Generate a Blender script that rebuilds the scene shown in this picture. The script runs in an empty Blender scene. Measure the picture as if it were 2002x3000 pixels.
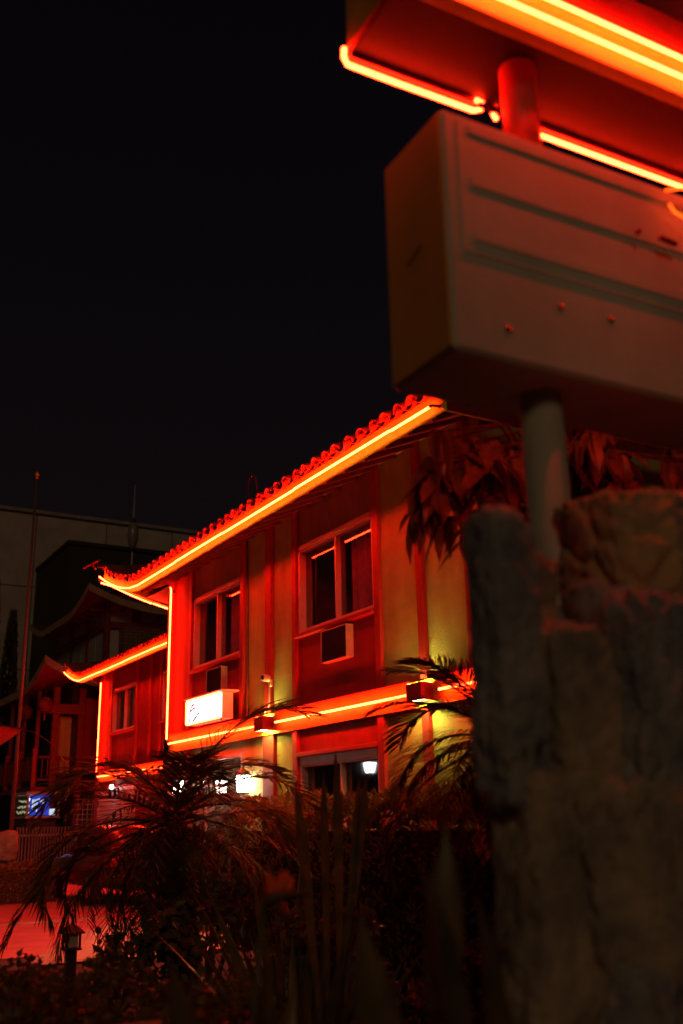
import bpy, math, random
from mathutils import Vector, Matrix
R = math.radians
sc = bpy.context.scene
col = sc.collection

# ---------------------------------------------------------------- camera
cam_d = bpy.data.cameras.new('camera'); cam = bpy.data.objects.new('camera', cam_d); col.objects.link(cam)
pitch, roll, yaw = R(17.117), R(-1.225), R(30.551)
f_ = Vector((math.sin(yaw)*math.cos(pitch), math.cos(yaw)*math.cos(pitch), math.sin(pitch)))
r0 = Vector((math.cos(yaw), -math.sin(yaw), 0)); u0 = r0.cross(f_)
r_ = r0*math.cos(roll) + u0*math.sin(roll); u_ = -r0*math.sin(roll) + u0*math.cos(roll)
cam.matrix_world = Matrix(((r_.x, u_.x, -f_.x, 0), (r_.y, u_.y, -f_.y, 0), (r_.z, u_.z, -f_.z, 1.5), (0, 0, 0, 1)))
cam_d.sensor_fit = 'VERTICAL'; cam_d.sensor_height = 36; cam_d.sensor_width = 24; cam_d.lens = 35
cam_d.clip_start = 0.05; cam_d.clip_end = 2000
cam_d.dof.use_dof = True; cam_d.dof.focus_distance = 11.5; cam_d.dof.aperture_fstop = 1.5
sc.camera = cam
# ---------------------------------------------------------------- night sky
w = bpy.data.worlds.new('World'); sc.world = w; w.use_nodes = True
nt = w.node_tree; bg = nt.nodes['Background']
tc = nt.nodes.new('ShaderNodeTexCoord'); sx = nt.nodes.new('ShaderNodeSeparateXYZ'); rp = nt.nodes.new('ShaderNodeValToRGB')
nt.links.new(tc.outputs['Generated'], sx.inputs[0]); nt.links.new(sx.outputs['Z'], rp.inputs[0]); nt.links.new(rp.outputs[0], bg.inputs[0])
rp.color_ramp.elements[0].position = 0.0; rp.color_ramp.elements[0].color = (.0062, .0040, .0044, 1)
rp.color_ramp.elements[1].position = 0.75; rp.color_ramp.elements[1].color = (.0013, .0010, .0020, 1)
bg.inputs[1].default_value = 1.0
# ---------------------------------------------------------------- faint town glow from the left, standing in the sun's place at night
sd = bpy.data.lights.new('town_light', 'SUN'); sd.energy = 0.175; sd.angle = R(14); sd.color = (1, .62, .31)
sun = bpy.data.objects.new('town_light', sd); col.objects.link(sun)
sun.rotation_euler = Vector((.43, .80, -.42)).to_track_quat('-Z', 'Y').to_euler()
sc.view_settings.view_transform = 'Standard'; sc.view_settings.look = 'None'
sc.view_settings.exposure = 0; sc.view_settings.gamma = 1
sc.cycles.use_denoising = True
sc.cycles.max_bounces = 6; sc.cycles.diffuse_bounces = 3; sc.cycles.transparent_max_bounces = 12
sc.cycles.sample_clamp_indirect = 6

# ================================================================ helpers
class MB:
    def __init__(s): s.v = []; s.f = []
    def add(s, vs, fs):
        b = len(s.v); s.v += [tuple(p) for p in vs]; s.f += [tuple(i + b for i in q) for q in fs]; return s
    def box(s, x0, x1, y0, y1, z0, z1, M=None):
        vs = [Vector((x, y, z)) for x in (x0, x1) for y in (y0, y1) for z in (z0, z1)]
        if M: vs = [M @ p for p in vs]
        return s.add(vs, [(0, 1, 3, 2), (4, 6, 7, 5), (0, 4, 5, 1), (2, 3, 7, 6), (0, 2, 6, 4), (1, 5, 7, 3)])
    def bbox(s, x0, x1, y0, y1, z0, z1, b=.01):
        # box with chamfered edges
        vs = []; fs = []
        X = (x0, x1); Y = (y0, y1); Z = (z0, z1); sg = (1, -1)
        idx = {}
        for i in (0, 1):
            for j in (0, 1):
                for k in (0, 1):
                    for a in range(3):
                        p = [X[i] + (b*sg[i] if a != 0 else 0), Y[j] + (b*sg[j] if a != 1 else 0), Z[k] + (b*sg[k] if a != 2 else 0)]
                        idx[i, j, k, a] = len(vs); vs.append(p)
        for a in range(3):
            for e in (0, 1):
                o = [(0, 0), (0, 1), (1, 1), (1, 0)]; q = []
                for p, r in o:
                    t = [p, r]; t.insert(a, e); q.append(idx[t[0], t[1], t[2], a])
                fs.append(q)
        for a, bb, c in ((0, 1, 2), (0, 2, 1), (1, 2, 0)):
            for p in (0, 1):
                for q in (0, 1):
                    t = [0, 0, 0]; t[a] = p; t[bb] = q; t0 = list(t); t1 = list(t); t1[c] = 1
                    fs.append([idx[(*t0, a)], idx[(*t1, a)], idx[(*t1, bb)], idx[(*t0, bb)]])
        for i in (0, 1):
            for j in (0, 1):
                for k in (0, 1): fs.append([idx[i, j, k, a] for a in range(3)])
        return s.add(vs, fs)
    def tube(s, pts, r, n=8, cap=True, flat=1.0):
        pts = [Vector(p) for p in pts]; m = len(pts); rs = r if isinstance(r, (list, tuple)) else [r]*m
        vs = []; fs = []; prev = None
        for i, p in enumerate(pts):
            t = (pts[min(i+1, m-1)] - pts[max(i-1, 0)]).normalized()
            a = prev if prev is not None else (Vector((0, 0, 1)) if abs(t.z) < .9 else Vector((1, 0, 0)))
            a = (a - t*a.dot(t)).normalized(); prev = a; b = t.cross(a)
            for k in range(n):
                q = 2*math.pi*k/n; vs.append(p + (a*math.cos(q) + b*math.sin(q)*flat)*rs[i])
        for i in range(m-1):
            for k in range(n): fs.append((i*n+k, i*n+(k+1) % n, (i+1)*n+(k+1) % n, (i+1)*n+k))
        if cap: fs += [tuple(range(n))[::-1], tuple((m-1)*n+k for k in range(n))]
        return s.add(vs, fs)
    def lathe(s, prof, c=(0, 0, 0), n=16, M=None):
        vs = []; fs = []; m = len(prof)
        for rr, z in prof:
            for k in range(n):
                p = Vector((rr*math.cos(2*math.pi*k/n), rr*math.sin(2*math.pi*k/n), z))
                vs.append((M @ p if M else p) + Vector(c))
        for i in range(m-1):
            for k in range(n): fs.append((i*n+k, i*n+(k+1) % n, (i+1)*n+(k+1) % n, (i+1)*n+k))
        fs += [tuple(range(n))[::-1], tuple((m-1)*n+k for k in range(n))]
        return s.add(vs, fs)
    def grid(s, fn, nu, nv):
        vs = [fn(i/nu, j/nv) for i in range(nu+1) for j in range(nv+1)]
        fs = [(i*(nv+1)+j, (i+1)*(nv+1)+j, (i+1)*(nv+1)+j+1, i*(nv+1)+j+1) for i in range(nu) for j in range(nv)]
        return s.add(vs, fs)
    def mesh(s, name, mat, smooth=False):
        me = bpy.data.meshes.new(name); me.from_pydata(s.v, [], s.f); me.update()
        if mat: me.materials.append(mat)
        if smooth:
            for p in me.polygons: p.use_smooth = True
        return me
    def build(s, name, mat, parent=None, smooth=False):
        return inst(name, s.mesh(name, mat, smooth), parent)
def inst(name, me, parent=None, M=None):
    o = bpy.data.objects.new(name, me); col.objects.link(o)
    if parent is not None:
        o.parent = parent
        if parent.type == 'EMPTY': o.matrix_parent_inverse = Matrix.Translation(-Vector(parent['base']))
    if M is not None: o.matrix_basis = M
    return o
def tag(o, label=None, cat=None, group=None, kind=None):
    if label: o['label'] = label
    if cat: o['category'] = cat
    if group: o['group'] = group
    if kind: o['kind'] = kind
    return o
def thing(name, loc, label, cat, group=None):
    o = bpy.data.objects.new(name, None); col.objects.link(o); o.location = loc; o['base'] = list(loc); o.empty_display_size = .2
    return tag(o, label, cat, group)
def frame_M(p, x, z):
    # matrix with local x axis along x, local z near z
    x = Vector(x).normalized(); z = Vector(z); y = z.cross(x).normalized(); z = x.cross(y)
    return Matrix(((x.x, y.x, z.x, p[0]), (x.y, y.y, z.y, p[1]), (x.z, y.z, z.z, p[2]), (0, 0, 0, 1)))

# ================================================================ materials
def mat(name, c, rough=.7, var=.25, scale=6, bump=0, bscale=40, metal=0, spec=.4, dirt=None, bdist=.01, streak=0):
    m = bpy.data.materials.new(name); m.use_nodes = True; t = m.node_tree; b = t.nodes['Principled BSDF']
    b.inputs['Roughness'].default_value = rough; b.inputs['Metallic'].default_value = metal
    b.inputs['Specular IOR Level'].default_value = spec
    co = t.nodes.new('ShaderNodeTexCoord')
    n = t.nodes.new('ShaderNodeTexNoise'); n.inputs['Scale'].default_value = scale; n.inputs['Detail'].default_value = 6; n.inputs['Roughness'].default_value = .65
    t.links.new(co.outputs['Object'], n.inputs['Vector'])
    rm = t.nodes.new('ShaderNodeValToRGB')
    d = dirt or tuple(x*(1-var*1.4) for x in c)
    rm.color_ramp.elements[0].position = .3; rm.color_ramp.elements[0].color = (*d, 1)
    rm.color_ramp.elements[1].position = .68; rm.color_ramp.elements[1].color = (*[min(1, x*(1+var*.5)) for x in c], 1)
    t.links.new(n.outputs['Fac'], rm.inputs[0]); t.links.new(rm.outputs[0], b.inputs['Base Color'])
    if streak:
        mp = t.nodes.new('ShaderNodeMapping'); mp.inputs['Scale'].default_value = (2.6, 2.6, .5); t.links.new(co.outputs['Object'], mp.inputs[0])
        n3 = t.nodes.new('ShaderNodeTexNoise'); n3.inputs['Scale'].default_value = 1.6; n3.inputs['Detail'].default_value = 5; t.links.new(mp.outputs[0], n3.inputs['Vector'])
        r3 = t.nodes.new('ShaderNodeMapRange'); r3.inputs[1].default_value = .42; r3.inputs[2].default_value = .62; r3.inputs[3].default_value = 1-streak; r3.inputs[4].default_value = 1; t.links.new(n3.outputs['Fac'], r3.inputs[0])
        mu = t.nodes.new('ShaderNodeMix'); mu.data_type = 'RGBA'; mu.blend_type = 'MULTIPLY'; mu.inputs[0].default_value = 1
        t.links.new(rm.outputs[0], mu.inputs[6]); t.links.new(r3.outputs[0], mu.inputs[7]); t.links.new(mu.outputs[2], b.inputs['Base Color'])
    if bump:
        n2 = t.nodes.new('ShaderNodeTexNoise'); n2.inputs['Scale'].default_value = bscale; n2.inputs['Detail'].default_value = 4
        t.links.new(co.outputs['Object'], n2.inputs['Vector'])
        bp = t.nodes.new('ShaderNodeBump'); bp.inputs['Strength'].default_value = bump; bp.inputs['Distance'].default_value = bdist
        t.links.new(n2.outputs['Fac'], bp.inputs['Height']); t.links.new(bp.outputs[0], b.inputs['Normal'])
    return m
def emit(name, c, s):
    m = bpy.data.materials.new(name); m.use_nodes = True; t = m.node_tree; t.nodes.remove(t.nodes['Principled BSDF'])
    e = t.nodes.new('ShaderNodeEmission'); e.inputs[0].default_value = (*c, 1); e.inputs[1].default_value = s
    t.links.new(e.outputs[0], t.nodes['Material Output'].inputs[0]); return m
def glass(name, tint=(1, 1, 1), ior=1.6, rough=.025):
    m = bpy.data.materials.new(name); m.use_nodes = True; t = m.node_tree; t.nodes.remove(t.nodes['Principled BSDF'])
    g = t.nodes.new('ShaderNodeBsdfGlossy'); g.inputs['Roughness'].default_value = rough
    tr = t.nodes.new('ShaderNodeBsdfTransparent'); tr.inputs[0].default_value = (*tint, 1)
    lw = t.nodes.new('ShaderNodeLayerWeight'); lw.inputs[0].default_value = .5
    pw_ = t.nodes.new('ShaderNodeMath'); pw_.operation = 'POWER'; pw_.inputs[1].default_value = 4; t.links.new(lw.outputs['Facing'], pw_.inputs[0])
    fr = t.nodes.new('ShaderNodeMath'); fr.operation = 'MULTIPLY_ADD'; fr.inputs[1].default_value = .9; fr.inputs[2].default_value = .075; t.links.new(pw_.outputs[0], fr.inputs[0])
    mx = t.nodes.new('ShaderNodeMixShader'); t.links.new(fr.outputs[0], mx.inputs[0]); t.links.new(tr.outputs[0], mx.inputs[1]); t.links.new(g.outputs[0], mx.inputs[2])
    t.links.new(mx.outputs[0], t.nodes['Material Output'].inputs[0]); return m
def leafmat(name, c, c2, rough=.5, tr=.25):
    m = bpy.data.materials.new(name); m.use_nodes = True; t = m.node_tree; b = t.nodes['Principled BSDF']
    b.inputs['Roughness'].default_value = rough; b.inputs['Specular IOR Level'].default_value = .5
    co = t.nodes.new('ShaderNodeTexCoord'); n = t.nodes.new('ShaderNodeTexNoise'); n.inputs['Scale'].default_value = 9; n.inputs['Detail'].default_value = 3
    t.links.new(co.outputs['Object'], n.inputs['Vector'])
    rm = t.nodes.new('ShaderNodeValToRGB'); rm.color_ramp.elements[0].position = .3; rm.color_ramp.elements[1].position = .7
    rm.color_ramp.elements[0].color = (*c, 1); rm.color_ramp.elements[1].color = (*c2, 1)
    t.links.new(n.outputs['Fac'], rm.inputs[0]); t.links.new(rm.outputs[0], b.inputs['Base Color'])
    tl = t.nodes.new('ShaderNodeBsdfTranslucent'); t.links.new(rm.outputs[0], tl.inputs[0])
    mx = t.nodes.new('ShaderNodeMixShader'); mx.inputs[0].default_value = tr
    t.links.new(b.outputs[0], mx.inputs[1]); t.links.new(tl.outputs[0], mx.inputs[2]); t.links.new(mx.outputs[0], t.nodes['Material Output'].inputs[0])
    return m
NEONC = (1, .0175, .0034)
M = dict(
    red=mat('red_paint', (.36, .022, .018), .55, .12, 5, .15, 60),
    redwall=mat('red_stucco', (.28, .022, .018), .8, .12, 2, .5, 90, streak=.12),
    darkred=mat('dark_red_timber', (.20, .02, .018), .6, .3, 8, .2, 50),
    stucco=mat('beige_stucco', (.42, .34, .13), .9, .14, 3, 1.0, 70, bdist=.014, streak=.14),
    fascia=mat('ochre_fascia_paint', (.70, .74, .05), .5, .15, 4, .1, 30),
    lowfascia=mat('orange_red_fascia_paint', (.62, .42, .03), .5, .15, 3, .15, 25),
    tile=mat('clay_roof_tile', (.28, .05, .03), .65, .35, 7, .4, 45),
    rooffelt=mat('roof_deck', (.10, .05, .04), .9),
    frame=mat('pale_window_frame', (.60, .44, .44), .35, .08, 10),
    darkmetal=mat('dark_metal', (.05, .045, .045), .45, .2, 20, metal=.4),
    greymetal=mat('grey_painted_metal', (.42, .41, .38), .4, .15, 10),
    white=mat('white_paint', (.75, .73, .68), .5, .12, 8),
    room=mat('dim_room_plaster', (.45, .2, .17), .9),
    lobby=mat('lobby_plaster', (.50, .30, .20), .9),
    curtain=mat('plum_curtain', (.80, .45, .80), .9, .2, 12),
    concrete=mat('concrete_wall', (.44, .38, .35), .9, .18, .6, .2, 8),
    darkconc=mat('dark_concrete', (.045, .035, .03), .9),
    asphalt=mat('asphalt', (.075, .07, .068), .8, .3, 2.5, .5, 120),
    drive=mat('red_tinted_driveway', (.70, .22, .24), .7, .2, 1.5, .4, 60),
    pave=mat('pale_pavement', (.60, .50, .42), .8, .2, 1.7, .4, 50),
    soil=mat('soil', (.045, .03, .022), .95, .4, 9, .8, 30),
    cream=mat('cream_enamel_metal', (.76, .70, .58), .45, .14, 2.2, .05, 30, streak=.10),
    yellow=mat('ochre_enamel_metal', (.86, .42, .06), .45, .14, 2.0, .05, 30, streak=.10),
    signred=mat('red_enamel_board', (.55, .05, .035), .5, .2, 4),
    signyel=mat('yellow_enamel_channel', (.72, .66, .08), .45, .12, 5),
    pole=mat('grey_green_pole', (.55, .53, .44), .5, .15, 6),
    stone=mat('pier_stone', (.40, .30, .21), .9, .6, 5.5, .9, 20, dirt=(.17, .15, .14), bdist=.03),
    mortar=mat('pier_mortar', (.12, .105, .09), .95, .3, 8, .8, 30),
    rubber=mat('black_rubber', (.02, .02, .02), .8),
    carpaint=mat('dark_car_paint', (.10, .012, .012), .2, .05, 5, spec=.6),
    chrome=mat('chrome', (.6, .6, .6), .15, .05, 5, metal=1),
    plate=mat('licence_plate_white', (.7, .68, .64), .5, .05),
    taillight=mat('red_tail_light_lens', (.5, .01, .01), .15, .1),
    brick=None,
    bark=mat('palm_bark', (.11, .07, .045), .95, .45, 18, 1, 35, bdist=.02),
    cloth=mat('red_cloth', (.55, .05, .06), .8, .35, 3),
    lanternpaper=mat('red_lantern_paper', (.20, .015, .015), .6),
    camwhite=mat('white_plastic', (.70, .68, .64), .35, .05),
    black=mat('black_plastic', (.012, .012, .014), .3),
    acmetal=mat('air_conditioner_metal', (.46, .34, .32), .5, .15, 12),
    acgrille=mat('air_conditioner_grille', (.055, .045, .05), .6),
    thatch=mat('dry_grass_thatch', (.24, .17, .08), .95, .4, 20),
    blind=mat('pale_window_panel', (.34, .34, .32), .8, .15, 14),
    shutter=mat('white_shutter_slat', (.62, .60, .50), .5, .1, 10),
    blueink=mat('blue_sign_ink', (.05, .03, .45), .5, .1),
)
M['palm'] = leafmat('palm_leaflet', (.045, .06, .022), (.12, .10, .04), .45)
M['palmdry'] = leafmat('dry_palm_leaflet', (.16, .09, .04), (.24, .15, .07), .7)
M['hedge'] = leafmat('hedge_leaf', (.10, .09, .03), (.26, .19, .07), .6)
M['sword'] = leafmat('sword_leaf', (.05, .07, .028), (.13, .12, .05), .4)
M['bigleaf'] = leafmat('glossy_drooping_leaf', (.16, .13, .06), (.42, .28, .18), .25, .45)
M['cover'] = leafmat('ground_cover_leaf', (.05, .065, .02), (.14, .12, .04), .55)
M['shrub'] = leafmat('shrub_leaf', (.05, .06, .03), (.20, .12, .06), .5)
M['petal'] = leafmat('orange_flower_petal', (.65, .10, .03), (.75, .22, .03), .5)
M['neon'] = emit('red_neon_glow', NEONC, 130)
M['neonsign'] = emit('sign_red_neon_glow', NEONC, 118)
M['neondim'] = emit('dim_red_neon_glow', (1, .055, .003), 5)
M['lampwarm'] = emit('warm_white_lamp', (1, 1.0, .18), 110)
M['lampup'] = emit('warm_uplight_lamp', (1, 1.0, .18), 260)
M['lampwhite'] = emit('white_lamp', (.92, .95, 1), 22)
M['lantern'] = emit('lantern_lamp', (1, .88, .66), 46)
M['lightbox'] = emit('lit_sign_face', (.95, .93, 1), 3.4)
M['casebulb'] = emit('display_case_bulb', (.95, 1, .55), 1.6)
M['caseglow'] = emit('display_case_tube', (.6, .7, 1), 9)
M['poster'] = emit('backlit_blue_poster', (.05, .09, .85), .55)
M['posterwhite'] = emit('backlit_poster_white', (.7, .8, 1), .9)
M['glass'] = glass('window_glass', (.75, .72, .74))
M['bulbglass'] = glass('lamp_glass')
# far brick: courses too fine to pick apart
m = bpy.data.materials.new('far_brick'); m.use_nodes = True; t = m.node_tree
bt = t.nodes.new('ShaderNodeTexBrick'); bt.inputs['Scale'].default_value = 1.0
bt.inputs['Color1'].default_value = (.20, .11, .06, 1); bt.inputs['Color2'].default_value = (.14, .075, .045, 1); bt.inputs['Mortar'].default_value = (.05, .035, .03, 1)
bt.inputs['Brick Width'].default_value = .30; bt.inputs['Row Height'].default_value = .10; bt.inputs['Mortar Size'].default_value = .014
co = t.nodes.new('ShaderNodeTexCoord'); sp = t.nodes.new('ShaderNodeSeparateXYZ'); ad = t.nodes.new('ShaderNodeMath'); cb = t.nodes.new('ShaderNodeCombineXYZ')
t.links.new(co.outputs['Object'], sp.inputs[0]); t.links.new(sp.outputs[0], ad.inputs[0]); t.links.new(sp.outputs[1], ad.inputs[1])
t.links.new(ad.outputs[0], cb.inputs[0]); t.links.new(sp.outputs[2], cb.inputs[1]); t.links.new(cb.outputs[0], bt.inputs['Vector'])
t.links.new(bt.outputs[0], t.nodes['Principled BSDF'].inputs['Base Color']); M['brick'] = m

# ================================================================ ground
def sheet(name, pts, z, m):
    o = MB().add([(x, y, z) for x, y in pts], [tuple(range(len(pts)))]).build(name, m); return tag(o, kind='structure')
sheet('ground', [(-400, -400), (400, -400), (400, 400), (-400, 400)], -.02, M['asphalt'])
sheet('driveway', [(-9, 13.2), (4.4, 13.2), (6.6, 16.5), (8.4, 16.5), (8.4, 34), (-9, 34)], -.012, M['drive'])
sheet('pavement', [(2.9, 12.0), (5.93, 12.0), (5.93, 16.4), (5.4, 16.35), (4.3, 14.9)], .03, M['pave'])
tag(MB().box(2.2, 5.6, 17.42, 17.5, -.012, .012).build('driveway_seam', M['pave']), kind='structure')
sheet('planting_bed', [(-5, .9), (5.95, .9), (5.95, 11.6), (3.2, 11.9), (-5, 11.9)], .02, M['soil'])

# ================================================================ walls with openings
def wall_mesh(x0, x1, y0, y1, z0, z1, holes):
    mb = MB(); ys = sorted({y0, y1, *[h[0] for h in holes], *[h[1] for h in holes]}); zs = sorted({z0, z1, *[h[2] for h in holes], *[h[3] for h in holes]})
    inside = lambda a, b: any(h[0]-1e-6 < a < h[1]+1e-6 and h[2]-1e-6 < b < h[3]+1e-6 for h in holes)
    for a, b in zip(ys, ys[1:]):
        for c, d in zip(zs, zs[1:]):
            if inside((a+b)/2, (c+d)/2): continue
            mb.add([(x0, a, c), (x0, a, d), (x0, b, d), (x0, b, c)], [(0, 1, 2, 3)])
            mb.add([(x1, a, c), (x1, a, d), (x1, b, d), (x1, b, c)], [(3, 2, 1, 0)])
    for a, b, c, d in holes + [(y0, y1, z0, z1)]:
        mb.add([(x0, a, c), (x1, a, c), (x1, b, c), (x0, b, c), (x0, a, d), (x1, a, d), (x1, b, d), (x0, b, d)], [(0, 1, 2, 3), (4, 7, 6, 5), (0, 4, 5, 1), (3, 2, 6, 7)])
    return mb
def window(par, x, y0, y1, z0, z1, mull, sill=True, curtain=None, fw=.05, head=.065, framem='frame', room=True, roomd=1.2):
    """sliding window in the -x face of a wall whose face is at x"""
    mb = MB(); xf = x - .022; xb = x + .09
    mb.bbox(xf, xb, y0, y0+fw, z0, z1, .006); mb.bbox(xf, xb, y1-fw, y1, z0, z1, .006)
    mb.bbox(xf-.012, xb, y0+fw, y1-fw, z1-head, z1, .006); mb.box(xf+.012, xb, y0+fw, y1-fw, z1-head-.02, z1-head)
    mb.bbox(xf, xb, y0+fw, y1-fw, z0, z0+fw, .006)
    wdw = mb.build('window', M[framem], par)
    MB().bbox(xf+.012, xb-.01, mull-.015, mull+.015, z0+fw, z1-head-.02, .005).build('mullion', M[framem], wdw)
    zt = z1-head-.02; zb = z0+fw
    for a, b, dx in ((y0+fw, mull-.015, 0), (mull+.015, y1-fw, .02)):
        p = MB().box(x+.06+dx*.5, x+.066+dx*.5, a, b, zb, zt).build('pane', M['glass'], wdw)
    s = MB(); a, b = mull+.015, y1-fw; q = b - (b-a)*.28   # inner sash of the far half
    s.bbox(x+.078, x+.09, q-.02, q+.02, zb, zt, .004); s.build('sash', M['darkred'], wdw)
    if sill:
        MB().bbox(x-.085, x+.02, y0-.02, y1+.02, z0-.055, z0, .012).build('sill', M['red'], wdw)
    if curtain:
        rg = random.Random(int(y0*100)); ph = rg.random()*6
        fn = lambda u, v: (x+.20+.025*math.sin(u*(curtain[1]-curtain[0])*34+ph)+.012*math.sin(u*61), curtain[0]+u*(curtain[1]-curtain[0]), zb-.1+v*(zt-zb+.2))
        MB().grid(fn, 60, 2).build('curtain', M['curtain'], wdw, True)
    if room:
        X0, X1 = x+.205, x+roomd; a, b, c, d = y0-.25, y1+.25, z0-.3, z1+.25
        MB().add([(X0, a, c), (X1, a, c), (X1, b, c), (X0, b, c), (X0, a, d), (X1, a, d), (X1, b, d), (X0, b, d)], [(0, 1, 2, 3), (4, 7, 6, 5), (0, 4, 5, 1), (3, 2, 6, 7), (1, 5, 6, 2)]).build('room', M['room'], wdw)
    return wdw

# ================================================================ curved hipped roofs
class Roof:
    def __init__(s, x0, x1, y0, y1, ze, slope, lift, corners, span=2.05, xspan=3.3):
        s.__dict__.update(locals())
    def lf(s, x, y):
        t = 0
        for cx_, cy_ in s.corners:
            t = max(t, max(0, 1-abs(y-cy_)/s.span)**1.55 * max(0, 1-abs(x-cx_)/s.xspan)**2.3)
        return s.lift*t
    def top(s, x, y):
        d = min(x-s.x0, s.x1-x, (y-s.y0) if s.hip0 else 99, s.y1-y)
        return s.ze + s.slope*max(0, d) + s.lf(x, y)
    hip0 = False
    def build(s, par, h, wallx, wally, matf, mattop, name='roof', z_in=.3):
        fn = lambda u, v: (lambda x, y: (x, y, s.top(x, y)))(s.x0+(s.x1-s.x0)*u, s.y0+(s.y1-s.y0)*v)
        rf = MB().grid(fn, 48, 64).build(name, mattop, par)
        # fascia boards round the edge, 4 cm thick, top edge 1 cm below the tile deck
        segs = [[(s.x0, s.y0+(s.y1-s.y0)*i/60) for i in range(61)], [(s.x0+(s.x1-s.x0)*i/30, s.y1) for i in range(31)], [(s.x0+(s.x1-s.x0)*i/30, s.y0) for i in range(31)]]
        for k, pts in enumerate(segs):
            nx, ny = ((1, 0), (0, -1), (0, 1))[k]; vs = []; fs = []
            if k: pts = [(x+(.045 if i == 0 else 0), y) for i, (x, y) in enumerate(pts)]
            for x, y in pts:
                zt = s.ze + s.lf(x, y) - .012
                vs += [(x, y, zt), (x, y, zt-h), (x+nx*.04, y+ny*.04, zt-h), (x+nx*.04, y+ny*.04, zt)]
            for i in range(len(pts)-1):
                for j in range(4): fs.append((i*4+j, i*4+(j+1) % 4, i*4+4+(j+1) % 4, i*4+4+j))
            fs += [(0, 1, 2, 3), tuple(len(vs)-4+j for j in (3, 2, 1, 0))]
            MB().add(vs, fs).build('fascia_board', matf if k < 2 or s.hip0 else M['darkred'], rf)  # near end board darker, its unlit look is put into the colour
        # soffit
        def sf(u, v):
            y = s.y0+.04+(s.y1-.04-s.y0-.04)*v; x = s.x0+.04+(wallx+.1-s.x0-.04)*u
            return (x, y, s.ze+s.lf(x, y)-h+.02 + z_in*u)
        MB().grid(sf, 8, 60).build('soffit', M['red'], rf)
        def sf2(u, v):
            x = wallx+.1+(s.x1-wallx-.1)*u; y = s.y1-.04-(s.y1-.04-wally)*v
            return (x, y, s.ze+s.lf(x, y)-h+.02 + z_in*v)
        MB().grid(sf2, 30, 8).build('soffit', M['red'], rf)
        return rf
def barrel_mesh(name, r, L, th=.018, n=9):
    mb = MB(); vs = []; fs = []
    for x, k in ((0, 1.0), (L, .82)):
        for rr in (r*k, (r-th)*k):
            for i in range(n+1):
                a = math.pi*i/n; vs.append((x, rr*math.cos(a), rr*math.sin(a)))
    m1 = n+1
    for i in range(n):
        fs += [(i, i+1, 2*m1+i+1, 2*m1+i), (m1+i+1, m1+i, 3*m1+i, 3*m1+i+1), (i+1, i, m1+i, m1+i+1), (2*m1+i, 2*m1+i+1, 3*m1+i+1, 3*m1+i)]
    fs += [(0, 2*m1, 3*m1, m1), (n, m1+n, 3*m1+n, 2*m1+n)]
    return mb.add(vs, fs).mesh(name, M['tile'], True)
def pan_mesh(name, r, L, th=.016, n=6):
    mb = MB(); vs = []; fs = []
    for x in (0, L):
        for dz in (0, th):
            for i in range(n+1):
                a = math.pi*(1.12+.76*i/n); vs.append((x, r*math.cos(a), r*math.sin(a)+dz+r*.72))
    m1 = n+1
    for i in range(n):
        fs += [(i, i+1, 2*m1+i+1, 2*m1+i), (m1+i+1, m1+i, 3*m1+i, 3*m1+i+1), (i+1, i, m1+i, m1+i+1)]
    return mb.add(vs, fs).mesh(name, M['tile'], True)
def tile_roof(roof, rf, ya, yb, pitch_, r, courses, L, seed):
    bm_ = barrel_mesh('roof_tile', r, L); pm = pan_mesh('pan_tile', r*1.05, L); rg = random.Random(seed)
    n = int((yb-ya)/pitch_)
    for i in range(n+1):
        y = ya + pitch_*i
        for c in range(courses):
            for kind in ('roof_tile', 'pan_tile'):
                if kind == 'pan_tile' and c > 0: continue
                yy = y + (pitch_/2 if kind == 'pan_tile' else 0) + rg.uniform(-.016, .016)
                if yy > yb: continue
                x = roof.x0 - .055 + c*(L-.09) + rg.uniform(-.025, .025)
                z0 = roof.top(max(roof.x0, x), yy); z1 = roof.top(x+L, yy)
                if x < roof.x0: z0 -= roof.slope*(roof.x0-x)
                dy = roof.lf(x, yy+.05)-roof.lf(x, yy-.05)
                ax = Vector((L, 0, z1-z0)); up = Vector((0, -dy/.1, 1))
                Mx = frame_M((x, yy, z0+(.018*(1 if kind == 'roof_tile' else 0))+.006+.004*c), ax, up)
                Mx = Mx @ Matrix.Rotation(rg.uniform(-.12, .12), 4, 'X') @ Matrix.Rotation(rg.uniform(-.06, .06), 4, 'Z') @ Matrix.Rotation(rg.uniform(-.035, .035), 4, 'Y')
                inst(kind, bm_ if kind == 'roof_tile' else pm, rf, Mx)

# ================================================================ motel main block
motel = thing('motel_building', (6, 11.8, 0), 'two storey motel block with beige stucco walls, red trim and tiled roof', 'building')
Wx = 6.0
holes = [(9.42, 11.29, 3.78, 4.95), (13.05, 14.90, 3.80, 4.95), (9.42, 11.29, .85, 2.24), (13.03, 14.62, .05, 2.42)]
wall_mesh(Wx, Wx+.2, 7.6, 15.95, 0, 5.62, holes).build('wall', M['stucco'], motel)
MB().box(Wx, 12, 15.952, 16.15, 0, 5.62).build('end_wall', M['redwall'], motel)
MB().box(Wx, 12, 7.4, 7.598, 0, 5.62).build('end_wall', M['stucco'], motel)
for y0, y1, z0, z1, mm in ((9.40, 11.30, 2.87, 3.74, 'redwall'), (13.05, 14.91, 2.87, 3.74, 'redwall'), (15.05, 15.72, 2.87, 5.5, 'redwall'), (9.41, 11.29, 2.30, 2.57, 'redwall')):
    MB().box(Wx-.012, Wx, y0+.001, y1-.001, z0, z1).build('panel', M[mm], motel)
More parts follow.
